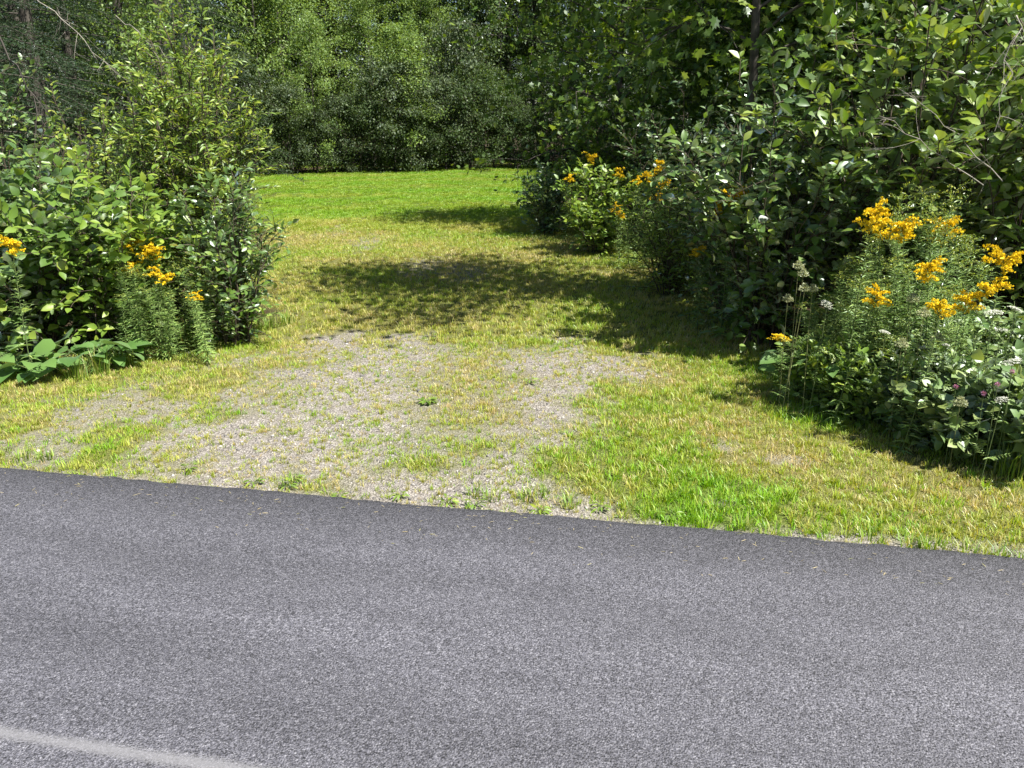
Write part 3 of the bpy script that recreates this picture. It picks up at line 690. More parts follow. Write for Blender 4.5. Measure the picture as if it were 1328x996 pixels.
GR_G = [goldenrod(GR, 1.0, False, .10, .075, 120) for k in range(4)]
def place_grod(kind, x, y, h, label, group, name='goldenrod'):
    src = (GR_F if kind else GR_G)[GR.integers(0, 4)]
    t = thing(name, label, 'goldenrod', (x, y, float(gz(x, y))), group, GR.uniform(0, 6.28))
    for nm, me in zip(('stem', 'foliage', 'flower_plume' if kind else 'bud_plume'), src):
        o = obj(nm, me, parent=t)
        if nm != 'stem': o['kind'] = 'stuff'
    s = 0.55 + .45 * h
    t.scale = (s, s, h)
    t.rotation_euler = (GR.normal(0, .06), GR.normal(0, .06), t.rotation_euler[2])
    return t
def grod_head(px, py, Y, label, group):               # a flowering stem whose plume sits at this pixel
    p = AT(px, py, Y); return place_grod(1, p[0], p[1], max(.25, p[2] + .02), label, group)
g1 = 'flowering goldenrod in the big clump on the maple-side verge'
l1 = 'yellow goldenrod plume held above the big green clump on the maple-side verge'
for px, py, Y in [(1130, 262, 4.5), (1162, 282, 4.55), (1200, 284, 4.6), (1228, 288, 4.7), (1186, 336, 4.2)]: grod_head(px, py, Y, l1, g1)
g2 = 'goldenrod plumes above the brambles'; l2 = 'bright yellow goldenrod plume leaning over the brambles and white lace flowers'
for px, py, Y in [(1310, 332, 3.9), (1282, 370, 3.9), (1255, 386, 3.95), (1200, 394, 3.9)]: grod_head(px, py, Y, l2, g2)
grod_head(1018, 433, 4.75, 'short goldenrod leaning out over the shaded grass in front of the dark shrub', None)
grod_head(1105, 372, 4.3, 'small goldenrod plume low on the track side of the big clump', None)
g3 = 'goldenrod on the willow hedge'; l3 = 'goldenrod plume in the cluster standing in front of the willow hedge'
for px, py, Y in [(172, 316, 5.75), (190, 322, 5.7), (205, 320, 5.8), (200, 350, 5.65), (160, 345, 5.7), (215, 352, 5.8), (252, 382, 5.7)]: grod_head(px, py, Y, l3, g3)
grod_head(8, 320, 5.0, 'lone goldenrod plume among the round-leaved shrub behind the burdock', None)
g4 = 'goldenrod along the far end of the maple-side hedge'; l4 = 'goldenrod plume along the hedge between the yellow-green shrub and the thicket'
for px, py, Y in [(735, 230, 11.2), (765, 205, 11.5), (800, 222, 10.6), (818, 232, 10.2), (845, 228, 9.8), (850, 238, 9.4), (840, 252, 9.2), (808, 268, 9.6), (805, 278, 9.3), (860, 212, 10.4)]: grod_head(px, py, Y, l4, g4)
g5 = 'goldenrod at the dark drive-edge shrub'; l5 = 'goldenrod plume poking from the dark shrub on the drive edge'
for px, py, Y in [(915, 265, 6.6), (950, 250, 6.2), (912, 325, 6.5)]: grod_head(px, py, Y, l5, g5)
g6 = 'budding goldenrod in the big clump'; l6 = 'green goldenrod stem not yet in flower in the big verge clump'
def clump_base(px): return float(np.interp(px, [1045, 1170, 1265], [4.80, 4.30, 4.05]))
for k in range(62):
    q = GR.random(); px = 1050 + 215 * GR.random(); Y = clump_base(px) + .08 + .65 * q
    p = AT(px, 400, Y); top = 1.22 - (.72 if px < 1175 else .4) * abs(px - 1175) / 125 + GR.normal(0, .07) - (.25 if q < .3 else 0)
    place_grod(0, p[0], p[1], max(.42, top), l6, g6)
for k in range(40):
    px = GR.uniform(1045, 1170); Y = clump_base(px) + GR.uniform(0, .25)
    p = AT(px, 400, Y); place_grod(0, p[0], p[1], GR.uniform(.22, .34) + .22 * (px - 1045) / 125, 'short green goldenrod stem at the grassy front of the big verge clump', 'short goldenrod at the clump front')
g7 = 'budding goldenrod on the willow hedge'; l7 = 'green goldenrod stem not yet in flower in front of the willow hedge'
for k in range(20):
    px = GR.uniform(140, 268); Y = GR.uniform(5.45, 6.0); p = AT(px, 400, Y); place_grod(0, p[0], p[1], GR.uniform(.5, .78), l7, g7)
g8 = 'green goldenrod along the far end of the maple-side hedge'; l8 = 'green unflowered goldenrod at the grassy foot of the far end of the maple-side hedge'
for k in range(26):
    px = GR.uniform(800, 960); Y = np.interp(px, [800, 960], [10.0, 6.3]) + GR.uniform(-.2, .5); p = AT(px, 400, Y); place_grod(0, p[0], p[1], GR.uniform(.45, 1.0), l8, g8)

def lace(px, py, Y, open_=True, rad=.034, label='', group=None):
    r = np.random.default_rng(int(px * 7 + py)); p = AT(px, py, Y + (.3 if px > 1100 else 0)); x, y = p[0], p[1]; z0 = float(gz(x, y)); H = p[2] - z0
    nm = 'lace_flower' if open_ else 'lace_seed_head'
    t = thing(nm, label, 'wildflower', (x, y, z0), group)
    off = r.normal(0, .03, 2); top = np.array([0, 0, H])
    pth = bez(np.array([off[0], off[1], -.02]), np.array([off[0] * .2, off[1] * .2, H * .6]), top - np.array([0, 0, .03]), 8)
    v, q = tubes([pth], [np.linspace(.0026, .0016, 8)], 5); obj('stem', mk('stem', v, None, q, M_GSTEM if open_ else M_SSTEM, smooth=True), parent=t)
    nb = 26; ga = np.arange(nb) * 2.39996; rr = np.sqrt((np.arange(nb) + .5) / nb)
    if open_:
        end = np.stack([rad * rr * np.cos(ga), rad * rr * np.sin(ga), H - .004 - .010 * rr ** 2], -1)
        tilt = r.normal(0, .25, 2); end[:, 2] += end[:, 0] * tilt[0] + end[:, 1] * tilt[1]
        lines = [bez(pth[-1], (pth[-1] + e) / 2 + np.array([0, 0, -.006]), e, 4) for e in end]
        pts = (end[:, None] + r.normal(0, rad * .10, (nb, 14, 3)) * np.array([1, 1, .35])).reshape(-1, 3)
        n = len(pts); me = leaves_mesh(TPL_TINY, pts, r.normal(0, 1, (n, 3)) * np.array([1, 1, .2]), np.array([0, 0, 1.]) + r.normal(0, .3, (n, 3)), rad * .16 * r.uniform(.7, 1.3, n), r, M_WHITE)
        obj('umbel', me, parent=t)
    else:
        lines = []
        for g, q_ in zip(ga, rr):
            h = np.array([math.cos(g), math.sin(g), 0]) * rad * .62 * q_
            lines.append(bez(pth[-1], pth[-1] + h * 2.3 + np.array([0, 0, .012]), top + h * .45 + np.array([0, 0, .012]), 5))
        pts = np.concatenate([l[2:] for l in lines]); pts = (pts[:, None] + r.normal(0, .0022, (len(pts), 4, 3))).reshape(-1, 3); n = len(pts)
        obj('seed_ball', leaves_mesh(TPL_TINY, pts, unit(pts - (top - [0, 0, .01])) + r.normal(0, .4, (n, 3)), r.normal(0, 1, (n, 3)), .0085 * r.uniform(.7, 1.3, n), r, M_SEED), parent=t)
    v, q = tubes(lines, [np.full(len(lines[0]), .0007)] * nb, 3); obj('ray', mk('ray', v, None, q, M_GSTEM if open_ else M_SEED, smooth=True), parent=t)
    # ferny leaves
    P, A = [], []
    for j in range(5):
        tt = r.uniform(.05, .6); p0 = pth[int(tt * 7)]; aa = r.uniform(0, 6.28); d = unit(np.array([math.cos(aa), math.sin(aa), .5]))
        for s in np.linspace(.2, 1, 6):
            for sg in (-1, 1): P.append(p0 + d * s * .09); A.append(d * .7 + sg * np.array([-d[1], d[0], .1]))
    n = len(P); f = obj('foliage', leaves_mesh(TPL_LANCE, np.array(P), np.array(A), np.array([0, 0, 1.]) + r.normal(0, .3, (n, 3)), .026 * r.uniform(.7, 1.3, n), r, M_GROD), parent=t); f['kind'] = 'stuff'
    return t
LW = 'white lace flowers on the maple-side verge'; lw = 'flat white lace flower on a thin stem among the brambles and goldenrod'
for px, py, Y, rd in [(1290, 402, 3.55, .040), (1318, 398, 3.6, .034), (1148, 428, 4.0, .030), (1197, 448, 3.75, .016), (1314, 466, 3.35, .038), (1300, 515, 3.2, .026), (1073, 392, 4.45, .034), (1300, 425, 3.6, .03), (1228, 445, 3.7, .02)]:
    lace(px, py, Y, True, rd, lw, LW)
LS = 'closed lace seed heads'; ls = 'closed green seed head on a thin bare stem beside the dark shrub'
for px, py, Y in [(1036, 343, 4.6), (1042, 353, 4.6), (1044, 372, 4.5), (1054, 373, 4.55), (1022, 386, 4.65)]: lace(px, py, Y, False, .04, ls, LS)
LS2 = 'seed heads over the brambles'; ls2 = 'pale closed seed head standing above the brambles'
for px, py, Y in [(1199, 404, 3.8), (1217, 437, 3.75), (1184, 386, 3.85), (1170, 444, 3.8), (1246, 520, 3.4)]: lace(px, py, Y, False, .045, ls2, LS2)

def clover(px, py, Y):
    r = np.random.default_rng(int(px)); p = AT(px, py, Y + .3); z0 = float(gz(p[0], p[1])); H = p[2] - z0
    t = thing('clover_flower', 'pink clover flower head among the bramble leaves', 'wildflower', (p[0], p[1], z0), 'pink clovers in the brambles')
    v, q = tubes([np.array([[.02, 0, -.02], [.01, 0, H * .5], [0, 0, H - .01]])], [[.002, .0018, .0014]], 5); obj('stem', mk('stem', v, None, q, M_GSTEM), parent=t)
    d = unit(r.normal(0, 1, (70, 3)) + np.array([0, 0, .4])); obj('flower_head', leaves_mesh(TPL_LANCE, d * .003 + [0, 0, H - .006], d, r.normal(0, 1, (70, 3)), .012 * r.uniform(.8, 1.1, 70), r, M_PINK), parent=t)
    a = np.arange(3) * 2.1
    for k in a: obj('leaflet', leaves_mesh(TPL_OVATE, np.array([[0, 0, H * .8]]), np.array([[math.cos(k), math.sin(k), .2]]), np.array([[0, 0, 1.]]), [.02], r, M_BRAM), parent=t)
for c in [(1294, 497, 3.3), (1276, 509, 3.35), (1240, 500, 3.45), (1313, 480, 3.3)]: clover(*c)

def rosette(seed, name, label, cat, xy, n, size, tpl, mat, rise=.35, group=None, stalk=.5, yaw=(0, 6.28)):
    r = np.random.default_rng(seed); loc = (xy[0], xy[1], float(gz(xy[0], xy[1]))); t = thing(name, label, cat, loc, group)
    pm = leaf_proto(tpl, TPLS[tpl], mat); paths = []
    for k in range(n):
        a = k * 2.4 + r.normal(0, .3); h = np.array([math.cos(a), math.sin(a), 0]); up = rise * r.uniform(.4, 1.4)
        s = size * r.uniform(.6, 1.15); e = h * s * stalk + np.array([0, 0, s * stalk * up * 1.6 + .004])
        paths.append(bez(np.array([0, 0, -.01]), np.array([0, 0, e[2] * .7]) + h * .01, e, 5))
        ax = h + np.array([0, 0, r.uniform(-.25, .35)]); nn = np.array([0, 0, 1.]) + r.normal(0, .25, 3) - h * .2
        sx, ay, nz = frames(ax[None], nn[None]); M = np.eye(4); M[:3, 0] = sx[0] * s; M[:3, 1] = ay[0] * s; M[:3, 2] = nz[0] * s; M[:3, 3] = e
        o = bpy.data.objects.new('leaf', pm); COL.objects.link(o); o.parent = t; o.matrix_local = Matrix(M.tolist())
    v, q = tubes(paths, [np.linspace(.004, .0022, 5) * min(1, size / .12)] * n, 5); obj('stalk', mk('stalk', v, None, q, M_GSTEM, smooth=True), parent=t)
    return t
BU = 'burdock at the foot of the willow hedge'; bl = 'low burdock plant with big wavy leaves at the foot of the willow hedge'
for k, (px, py, s) in enumerate([(25, 486, .16), (72, 484, .15), (112, 480, .17), (150, 474, .14), (-10, 492, .16), (50, 494, .12), (205, 440, .13), (165, 466, .12)]): rosette(300 + k, 'burdock', bl, 'weed', G(px, py), 13, s, 'wide', M_BURD, .7, BU, .8)
BV = 'big-leaved weeds by the goldenrod'; bv = 'big pale round-leaved weed at the track-side foot of the big goldenrod clump'
for k, (px, py, s) in enumerate([(1032, 506, .13), (1046, 512, .11), (1070, 521, .12), (1098, 530, .11)]): rosette(320 + k, 'broadleaf_weed', bv, 'weed', G(px, py), 10, s, 'round', M_BURD, 1.3, BV, 1.1)
# small weeds in the gravel, each told apart by what is near it
rosette(330, 'gravel_weed', 'dark green leafy weed alone in the middle of the gravel drive', 'weed', G(555, 520), 26, .045, 'ovate', M_LIGHT, .5)
rosette(331, 'gravel_weed', 'small leafy weed in the gravel, up the drive from the lone dark green one', 'weed', G(688, 495), 16, .04, 'narrow', M_LIGHT, .8)
WG = 'weeds at the drive mouth'; wl = 'low leafy weed growing in gravel close to the asphalt edge'
for k, (px, py) in enumerate([(380, 618), (372, 628), (440, 640), (520, 640), (615, 652), (580, 648), (245, 605), (700, 660), (330, 622), (870, 668), (780, 655)]): rosette(340 + k, 'verge_weed', wl, 'weed', G(px, py), 14, .04, 'narrow', M_LIGHT, .7, WG)

def grass_clump(seed, xy, n, rad, h, label, group, bend=.7, mat=None, name='tall_grass_tuft'):
    r = np.random.default_rng(seed); loc = (xy[0], xy[1], float(gz(xy[0], xy[1])))
    v, t_, q = grass_patch(r, n, rad, h * .5, h, .0052, bend)
    o = obj(name, mk(name, v, t_, q, mat or M_TGRASS, rnd=np.repeat(r.random(n), 5)), loc=loc); return tag(o, label, 'grass', group)
HG = 'long grass at the willow hedge foot'; hl = 'long arching grass tuft at the foot of the willow hedge'
for k, (px, py, h) in enumerate([(225, 440, .30), (245, 436, .26), (200, 446, .28), (130, 484, .24), (160, 474, .22), (270, 432, .22), (180, 452, .26), (100, 492, .2), (350, 420, .2), (372, 415, .16), (330, 424, .2)]): grass_clump(400 + k, G(px, py), 70, .07, h, hl, HG)
RG = 'grass at the big clump foot'; rl = 'fine green grass tuft at the foot of the big goldenrod clump'
for k, (px, py, h) in enumerate([(1110, 520, .3), (1080, 512, .26), (1140, 535, .26), (1310, 610, .26), (1325, 600, .3), (1290, 600, .2), (1165, 548, .2), (1230, 575, .16)]): grass_clump(420 + k, G(px, py), 80, .08, h, rl, RG)
TG = 'grass tufts at the asphalt edge'; tl = 'bright grass tuft rooted in the sandy strip at the asphalt edge'
for k, (px, py) in enumerate([(615, 635), (640, 640), (380, 622), (685, 640), (700, 636), (740, 650), (960, 676), (820, 655), (1000, 688), (60, 590), (25, 590), (1180, 700), (1210, 705), (1260, 712), (1300, 716), (1130, 694)]): grass_clump(440 + k, G(px, py), 34, .05, .085, tl, TG, .9)

for k, (px, py, h) in enumerate([(1060, 515, .40), (1092, 528, .40), (1128, 540, .42)]):
    shrub(160 + k, 'leafy_weed', 'leafy light green weed at the grassy foot of the big goldenrod clump', G(px, py), h, .22, 12, 10, 6, .06, 'ovate', M_LIGHT, 80, 'leafy weeds at the clump foot', 'weed', M_GSTEM, low=.03, twig=.16, base_r=.1)
# ------------------------------------------------------------------ dead twigs
def dead_branch(seed, p0, p1, rad, nb, label, M_DEAD=M_DEAD):
    r = np.random.default_rng(seed); p0 = np.array(p0); p1 = np.array(p1); ln = np.linalg.norm(p1 - p0)
    t = thing('dead_branch', label, 'branch', tuple(p0))
    d = p1 - p0; main = bez(0 * d, d * .5 + np.array([0, 0, .03 * ln]), d, 9); main[1:-1] += r.normal(0, .02 * ln, (7, 3))
    v, q = tubes([main], [np.linspace(rad, rad * .3, 9)], 5); obj('limb', mk('limb', v, None, q, M_DEAD, smooth=True), parent=t)
    for k in range(nb):
        i = r.integers(1, 8); b = main[i]; e = unit(unit(d) * .9 + r.normal(0, .55, 3)) * ln * r.uniform(.15, .4)
        tw = bez(b, b + e * .5 + r.normal(0, .02 * ln, 3), b + e, 5); ls_ = [tw]; rs = [np.linspace(rad * .4, rad * .15, 5)]
        for m in range(2):
            c = tw[r.integers(1, 4)]; ls_.append(np.stack([c, c + e * .2 + r.normal(0, .05 * ln, 3), c + e * .35 + r.normal(0, .08 * ln, 3)])); rs.append([rad * .2, rad * .16, rad * .1])
        v, q = tubes(ls_, rs, 4); obj('twig', mk('twig', v, None, q, M_DEAD, smooth=True), parent=t)
dead_branch(1, AT(1300, 235, 5.0), AT(1180, 120, 4.9), .0042, 6, 'bare dead branch reaching up out of the big glossy shrub')
dead_branch(2, AT(1275, 240, 5.0), AT(1140, 150, 4.9), .0038, 5, 'thin bare dead branch lying across the glossy shrubs lower than the other one')
dead_branch(3, AT(1318, 20, 4.9), AT(1290, 170, 4.8), .0042, 8, 'dead grey twigs hanging in the glossy shrub beside the leaf tops')
dead_branch(4, AT(-15, 20, 6.2), AT(60, 165, 6.0), .009, 4, 'dark dead limb slanting down through the willow hedge under the spruce', M_BARK)
dead_branch(5, AT(40, -10, 6.3), AT(150, 90, 6.4), .004, 8, 'pale dead twigs under the spruce boughs')
dead_branch(6, AT(150, 20, 7.3), AT(222, 80, 7.2), .0035, 4, 'single pale bare twig against the dark woods above the willow')

# ------------------------------------------------------------------ trees
def decid(seed, H, R, crown0, nlimb, nsub, nlf, leaf, tpl, tr, sub_len=.9, lean=.3, clump=.26):
    """trunk-and-limb mesh and crown mesh"""
    r = np.random.default_rng(seed)
    top = np.array([r.normal(0, lean), r.normal(0, lean), H])
    tp = bez(np.array([0, 0, -.1]), np.array([0, 0, H * .5]) + r.normal(0, .12, 3) * lean, top, 14)
    lines = [tp]; rad = [np.linspace(tr, tr * .12, 14)]; rad[0][0] *= 1.35
    P, A, Nn, S = [], [], [], []
    for i in range(nlimb):
        t = crown0 + (1 - crown0) * ((i + r.random()) / nlimb) ** .9; k = min(int(t * 13), 12); p0 = tp[k] + (tp[k + 1] - tp[k]) * (t * 13 - k)
        a = i * 2.4 + r.normal(0, .4); f = (t - crown0) / (1 - crown0)
        ln = R * (math.sin(math.pi * min(.97, .22 + .78 * f)) ** .6) * r.uniform(.7, 1.1)
        h = np.array([math.cos(a), math.sin(a), 0]); e = p0 + h * ln + np.array([0, 0, ln * (.15 + .5 * f) - .2 * ln * (f < .15)])
        lb = bez(p0, p0 + h * ln * .45 + np.array([0, 0, ln * .35]), e, 7); lines.append(lb); rad.append(np.linspace(tr * .32 * (1 - .6 * t), .006, 7))
        for j in range(nsub):
            q = .25 + .75 * (j + r.random()) / nsub; m = min(int(q * 6), 5); b = lb[m] + (lb[m + 1] - lb[m]) * (q * 6 - m)
            d = unit(r.normal(0, .7, 3) + h * .6 + np.array([0, 0, .1])) * sub_len * r.uniform(.4, 1)
            tw = np.stack([b, b + d * .5 + [0, 0, .04], b + d]); lines.append(tw); rad.append([.006, .004, .002])
            w = r.random(nlf)[:, None]; pos = b + d * (.2 + .85 * w) + r.normal(0, clump, (nlf, 3)) * np.array([1, 1, .55])
            P.append(pos); ax = d[None] * .6 + r.normal(0, .6, (nlf, 3)) + np.array([0, 0, -.25]); A.append(ax)
            Nn.append(np.array([0, 0, 1.]) + r.normal(0, .5, (nlf, 3)) + h * .3); S.append(leaf * r.uniform(.6, 1.25, nlf))
    v, q = tubes(lines, rad, 5)
    return mk('trunk', v, None, q, M_BARK, smooth=True), (np.concatenate(P), np.concatenate(A), np.concatenate(Nn), np.concatenate(S), TPLS[tpl], r)
def crown_mesh(c, mat): P, A, Nn, S, tpl, r = c; return leaves_mesh(tpl, P, A, Nn, S, r, mat, 'crown')
def tree(name, label, xy, tm, cm, group=None, rz=0, s=(1, 1, 1), cat='tree'):
    t = thing(name, label, cat, (float(xy[0]), float(xy[1]), float(gz(xy[0], xy[1]))), group, rz); t.scale = s
    obj('trunk', tm, parent=t); obj('crown', cm, parent=t); return t
def spruce(seed, H, R, dens=1.0, z0=.06, needle=.036, nsp=40):
    r = np.random.default_rng(seed)
    lines = [np.array([[0, 0, -.1], [0, 0, H * .5], [0, 0, H]])]; rad = [[.018 * H, .010 * H, .003]]
    P, A, Nn, S = [], [], [], []; nb = int(H * 13 * dens)
    for i in range(nb):
        f = z0 + (1 - z0) * i / nb; z = f * H; ln = R * (1 - f) ** .85 * r.uniform(.75, 1.1) + .12; a = i * 2.4 + r.normal(0, .3)
        h = np.array([math.cos(a), math.sin(a), 0]); e = np.array([0, 0, z]) + h * ln + np.array([0, 0, -.28 * ln + .1])
        br = bez(np.array([0, 0, z]), np.array([0, 0, z + .02 * ln]) + h * ln * .5, e, 7); lines.append(br); rad.append(np.linspace(.010, .002, 7))
        sd_ = np.array([-h[1], h[0], 0]); ns = max(4, int(ln * nsp * .55))
        for j in range(ns):
            q = .12 + .88 * (j + r.random()) / ns; m = min(int(q * 6), 5); b = br[m] + (br[m + 1] - br[m]) * (q * 6 - m)
            sg = 1 if j % 2 else -1; d = unit(h * .75 + sd_ * sg * r.uniform(.3, 1) + np.array([0, 0, -.25]) + r.normal(0, .12, 3)); tl_ = (.08 + .24 * ln * (1.05 - q)) * r.uniform(.7, 1.2)
            k = max(8, int(tl_ * 150)); w = r.random(k)[:, None]; P.append(b + d * tl_ * w)
            A.append(d * .8 + r.normal(0, .55, (k, 3)) + np.array([0, 0, .12])); Nn.append(r.normal(0, .6, (k, 3)) + np.array([0, 0, 1.])); S.append(needle * r.uniform(.7, 1.2, k))
    v, q = tubes(lines, rad, 5); tpl = (np.array([(0, 0, 0), (-.12, .4, 0), (0, 1, 0), (.12, .4, 0)], float), np.array([(0, 2, 1), (0, 3, 2)]), np.zeros((0, 4), int))
    return mk('trunk', v, None, q, M_BARK, smooth=True), leaves_mesh(tpl, np.concatenate(P), np.concatenate(A), np.concatenate(Nn), np.concatenate(S), r, M_NEEDLE, 'crown')

# near trees on the right that throw the shade over the track
tm, c = decid(501, 5.4, 1.8, .36, 26, 10, 30, .10, 'maple', .062); cmA = crown_mesh(c, M_MAPLE)
tree('maple_tree', 'maple with a dark slim trunk rising behind the glossy shrubs', AT(990, 60, 7.0)[:2], tm, cmA)
tm2, c2 = decid(502, 5.2, 2.1, .06, 34, 10, 26, .105, 'maple', .08); cmB = crown_mesh(c2, M_MAPLE)
tree('maple_tree', 'maple with sunlit leafy boughs hanging over the lawn corner', AT(800, 200, 13.6)[:2], tm2, cmB)
tree('maple_tree', 'maple in deep shade between the lawn-corner maple and the slim dark trunk', AT(965, 200, 12.4)[:2], tm2, cmB, rz=2.0, s=(.9, .9, .85))
tree('maple_tree', 'shaded maple further back behind the hedge, beyond the slim dark trunk', AT(1060, 60, 11.6)[:2], tm, cmA, rz=1.3)
FR = 'woods behind the maple-side hedge'
for k, (x, y, s) in enumerate([(6.2, 11.5, 1.0), (7.0, 9.0, 1.05), (4.4, 15.0, 1.0), (7.5, 13.5, 1.2), (9.5, 11, 1.3), (6.0, 20.5, 1.05), (6.2, 18, 1.3), (10, 17, 1.6), (12.5, 14, 1.5), (5.6, 8.4, .85), (8.6, 7.4, 1.1), (5.4, 24, 1.1), (6.5, 23, 1.5), (10, 23, 1.8), (6.4, 26, 1.3), (7.5, 29, 1.7)]):
    tree('maple_tree', 'maple standing in the shaded woods behind the maple-side hedge', (x, y), tm if k % 3 == 2 else tm2, cmA if k % 3 == 2 else cmB, FR, rz=k * 1.7, s=(s, s, s))
for k, (x, y, sz) in enumerate([(7.2, 7.2, 1.45), (7.6, 8.6, 1.6), (9.2, 8.2, 1.7), (6.6, 10.2, 1.45), (8.4, 11.8, 1.7), (5.2, 13.0, 1.3)]):  # maples added and stretched tall so their shade darkens the woods
    tree('maple_tree', 'taller maple added to throw shade over the woods behind the maple-side hedge', (x, y), tm2, cmB, 'tall maples added behind the maple-side hedge', rz=k * 2.9, s=(1.05, 1.05, sz))
# spruces on the left
sm, sc_ = spruce(511, 7.0, 2.3, 1.0, .10)
tree('spruce_tree', 'spruce whose drooping dark boughs hang over the willow hedge', (AT(-60, 100, 8.2)[0], 8.2), sm, sc_, rz=.5)
SP = 'spruces behind the willow hedge'
for k, (x, y, s) in enumerate([(-7.6, 13.5, 1.1), (-8.2, 18, 1.35), (-9.5, 16.5, 1.3), (-9.0, 22, 1.5), (-12, 20, 1.6), (-8.6, 10.8, 1.05), (-11, 12.5, 1.2), (-6.8, 10.6, .9), (-7.6, 14.6, 1.0), (-13, 16, 1.5), (-14, 24, 1.8)]):
    tree('spruce_tree', 'dark spruce standing in the shaded woods behind the willow hedge', (x, y), sm, sc_, SP, rz=k * 2.1, s=(s, s, s))
# far tree line
far = []
for k, (H, R, c0, nl, nsb, nf, lf, mat) in enumerate([(9.5, 2.6, .10, 34, 8, 60, .105, M_TREEL), (11.5, 2.8, .18, 36, 8, 60, .115, M_TREE), (10.5, 2.2, .06, 34, 7, 60, .10, M_TREEL), (13, 3.2, .30, 36, 8, 64, .125, M_TREE)]):
    t_, c_ = decid(600 + k, H, R, c0, nl, nsb, nf, lf, 'tiny', .13, .8, .3, .19); far.append((t_, crown_mesh(c_, mat)))
shr = []
for k, (H, R, mat) in enumerate([(3.2, 1.5, M_GREY), (4.4, 1.5, M_TREE), (2.5, 1.6, M_FARB), (5.2, 1.4, M_TREEL)]):
    t_, c_ = decid(620 + k, H, R, .03, 24, 7, 52, .085, 'tiny', .05, .6, .25, .15); shr.append((t_, crown_mesh(c_, mat)))
def fx(px, Y): return AT(px, 200, Y)[0]
FS = 'shrubs along the far edge of the lawn'
for k, (px, Y, kind, s) in enumerate([(345, 28.2, 2, .8), (378, 28.4, 0, .85), (405, 29.0, 2, .65), (440, 29.2, 0, .75), (468, 29.4, 2, .9), (512, 29.8, 0, 1.1), (545, 30.2, 2, .75), (578, 30.8, 0, .95), (610, 31.0, 2, 1.1), (640, 32.0, 1, .8), (668, 32.0, 2, .85), (705, 33.0, 1, .9), (745, 33.5, 2, 1.2), (300, 27.6, 0, 1.1), (490, 30.6, 1, .75), (600, 32.6, 1, .85)]):
    tree('willow_bush', ['grey-green willow bush along the far edge of the lawn', 'tall mid green bush along the far edge of the lawn', 'low broad bush with leaves coloured dark as in shade along the far edge of the lawn'][kind], (fx(px, Y), Y), *shr[kind], FS, rz=k * 1.9, s=(s, s, s), cat='bush')
tree('young_tree', 'tall slim light green tree where the far woods meet the willow hedge', (fx(345, 29.8), 29.8), *shr[3], rz=1.3, s=(1.3, 1.3, 1.6))
tree('young_tree', 'young light green tree with a pointed top at the far lawn edge', (fx(410, 28.6), 28.6), *shr[3], rz=.3, s=(.75, .75, .95))
tree('young_tree', 'pale grey-leaved young tree at the far lawn edge beside the tall trunk', (fx(600, 32.5), 32.5), *shr[0], rz=2.3, s=(1.1, 1.1, 1.55))
tree('young_tree', 'broad rounded light green young tree among the bushes at the far lawn edge', (fx(525, 30.4), 30.4), *shr[3], rz=4.0, s=(1.15, 1.15, .95))
LT = 'light green trees of the far woods'; DT = 'dark trees of the far woods'
for k, (px, Y, kind, s) in enumerate([(330, 31, 0, 1.0), (375, 33, 2, 1.1), (485, 33, 0, .68), (550, 33.5, 2, .62), (585, 34.5, 0, .6), (455, 36, 0, 1.05), (520, 37, 2, 1.1), (575, 38, 0, 1.1)]):
    tree('broadleaf_tree', 'sunlit light green tree rising above the bushes of the far woods', (fx(px, Y), Y), *far[kind], LT, rz=k * 2.3, s=(s, s, s))
for k, (px, Y, kind, s) in enumerate([(430, 38, 3, 1.1), (610, 35.5, 3, 1.05), (650, 36, 1, 1.0), (690, 36.5, 3, 1.0), (735, 37.5, 1, 1.1), (410, 42, 1, 1.2), (480, 43, 3, 1.2), (550, 44, 1, 1.2), (625, 43, 1, 1.2), (680, 45, 3, 1.2), (350, 41, 3, 1.1), (290, 39, 1, 1.2), (780, 40, 3, 1.2), (240, 36, 1, 1.2), (230, 44, 3, 1.3), (840, 44, 1, 1.3)]):
    tree('broadleaf_tree', 'tall tree with a bare lower trunk standing deep in the far woods' if kind == 3 else 'dark shaded tree leafy to its lower trunk deep in the far woods', (fx(px, Y), Y), *far[kind], DT, rz=k * 1.3, s=(s, s, s))
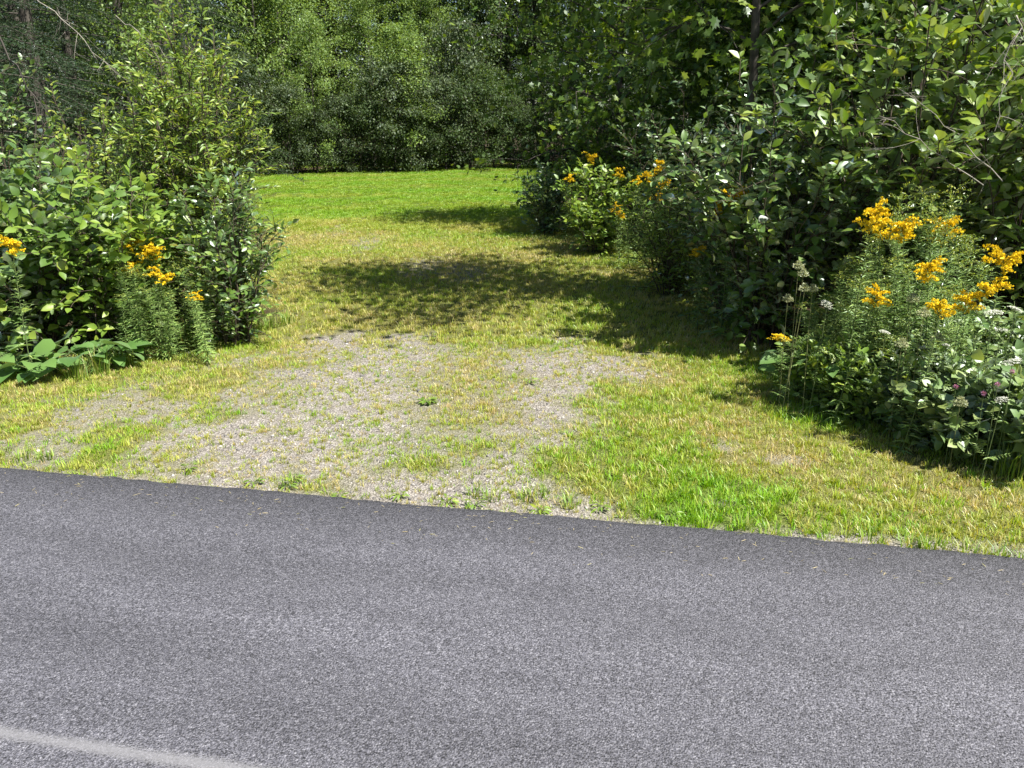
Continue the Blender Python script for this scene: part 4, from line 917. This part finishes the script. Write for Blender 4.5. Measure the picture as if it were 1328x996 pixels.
for k, (x, y, kind) in enumerate([(6.5, 29.5, 1), (7.2, 33, 3), (9.5, 31, 1), (9, 24.5, 1)]):  # tall trees added here to cast shade on the far tree line
    tree('broadleaf_tree', 'tall shade-casting tree added at the corner where the maple woods meet the far woods', (x, y), *far[kind], 'trees added at the woods corner', rz=k * 1.1)
FSX = 'spruces of the far woods'
for k, (px, Y, s) in enumerate([(640, 39, 1.9), (290, 30, 1.5), (255, 27, 1.4), (560, 41, 2.0), (440, 40.5, 1.9), (700, 41, 1.9), (380, 38, 1.8), (500, 46, 2.2), (600, 48, 2.2), (660, 50, 2.3), (420, 50, 2.3), (340, 47, 2.2), (740, 46, 2.0)]):
    tree('spruce_tree', 'tall dark spruce at the back of the far woods', (fx(px, Y), Y), sm, sc_, FSX, rz=k * 2.7, s=(s, s, s))

UB = 'underbrush of the woods'
for k, (x, y, kind, sc2) in enumerate([(-9.5, 13, 1, 1.0), (-7, 15.5, 3, .9), (-12, 15, 1, 1.1), (-9, 19, 3, 1.2), (-13, 19, 1, 1.3), (-11, 24, 3, 1.4), (-16, 22, 1, 1.4), (-14, 28, 1, 1.4), (-10, 31, 3, 1.4), (8, 11.5, 1, .8), (10.5, 14, 3, .8), (7, 15.8, 1, .8), (9, 20, 3, 1.), (5.5, 21, 1, .9), (8, 26, 1, 1.1), (6, 31, 3, 1.1), (12, 20, 1, 1.3), (12, 28, 3, 1.4), (3, 36, 1, 1.4), (8, 37, 3, 1.5), (-2, 38, 1, 1.3), (-6, 37, 3, 1.4), (-10, 38, 1, 1.4), (1, 44, 1, 1.8), (-5, 45, 1, 1.8), (-11, 46, 1, 1.9), (7, 46, 1, 1.9), (-17, 40, 1, 1.8), (13, 40, 1, 1.8), (-18, 32, 3, 1.6), (3.2, 20.5, 1, .8), (4.4, 22.5, 3, .9), (3.9, 26, 1, 1.), (5.2, 28.5, 3, 1.1), (4.6, 18.2, 1, .8), (3.4, 30.5, 1, 1.1)]):
    tree('woodland_bush', 'shaded leafy bush in the underbrush of the woods', (x, y), *shr[kind], UB, rz=k * 2.2, s=(sc2, sc2, sc2), cat='bush')
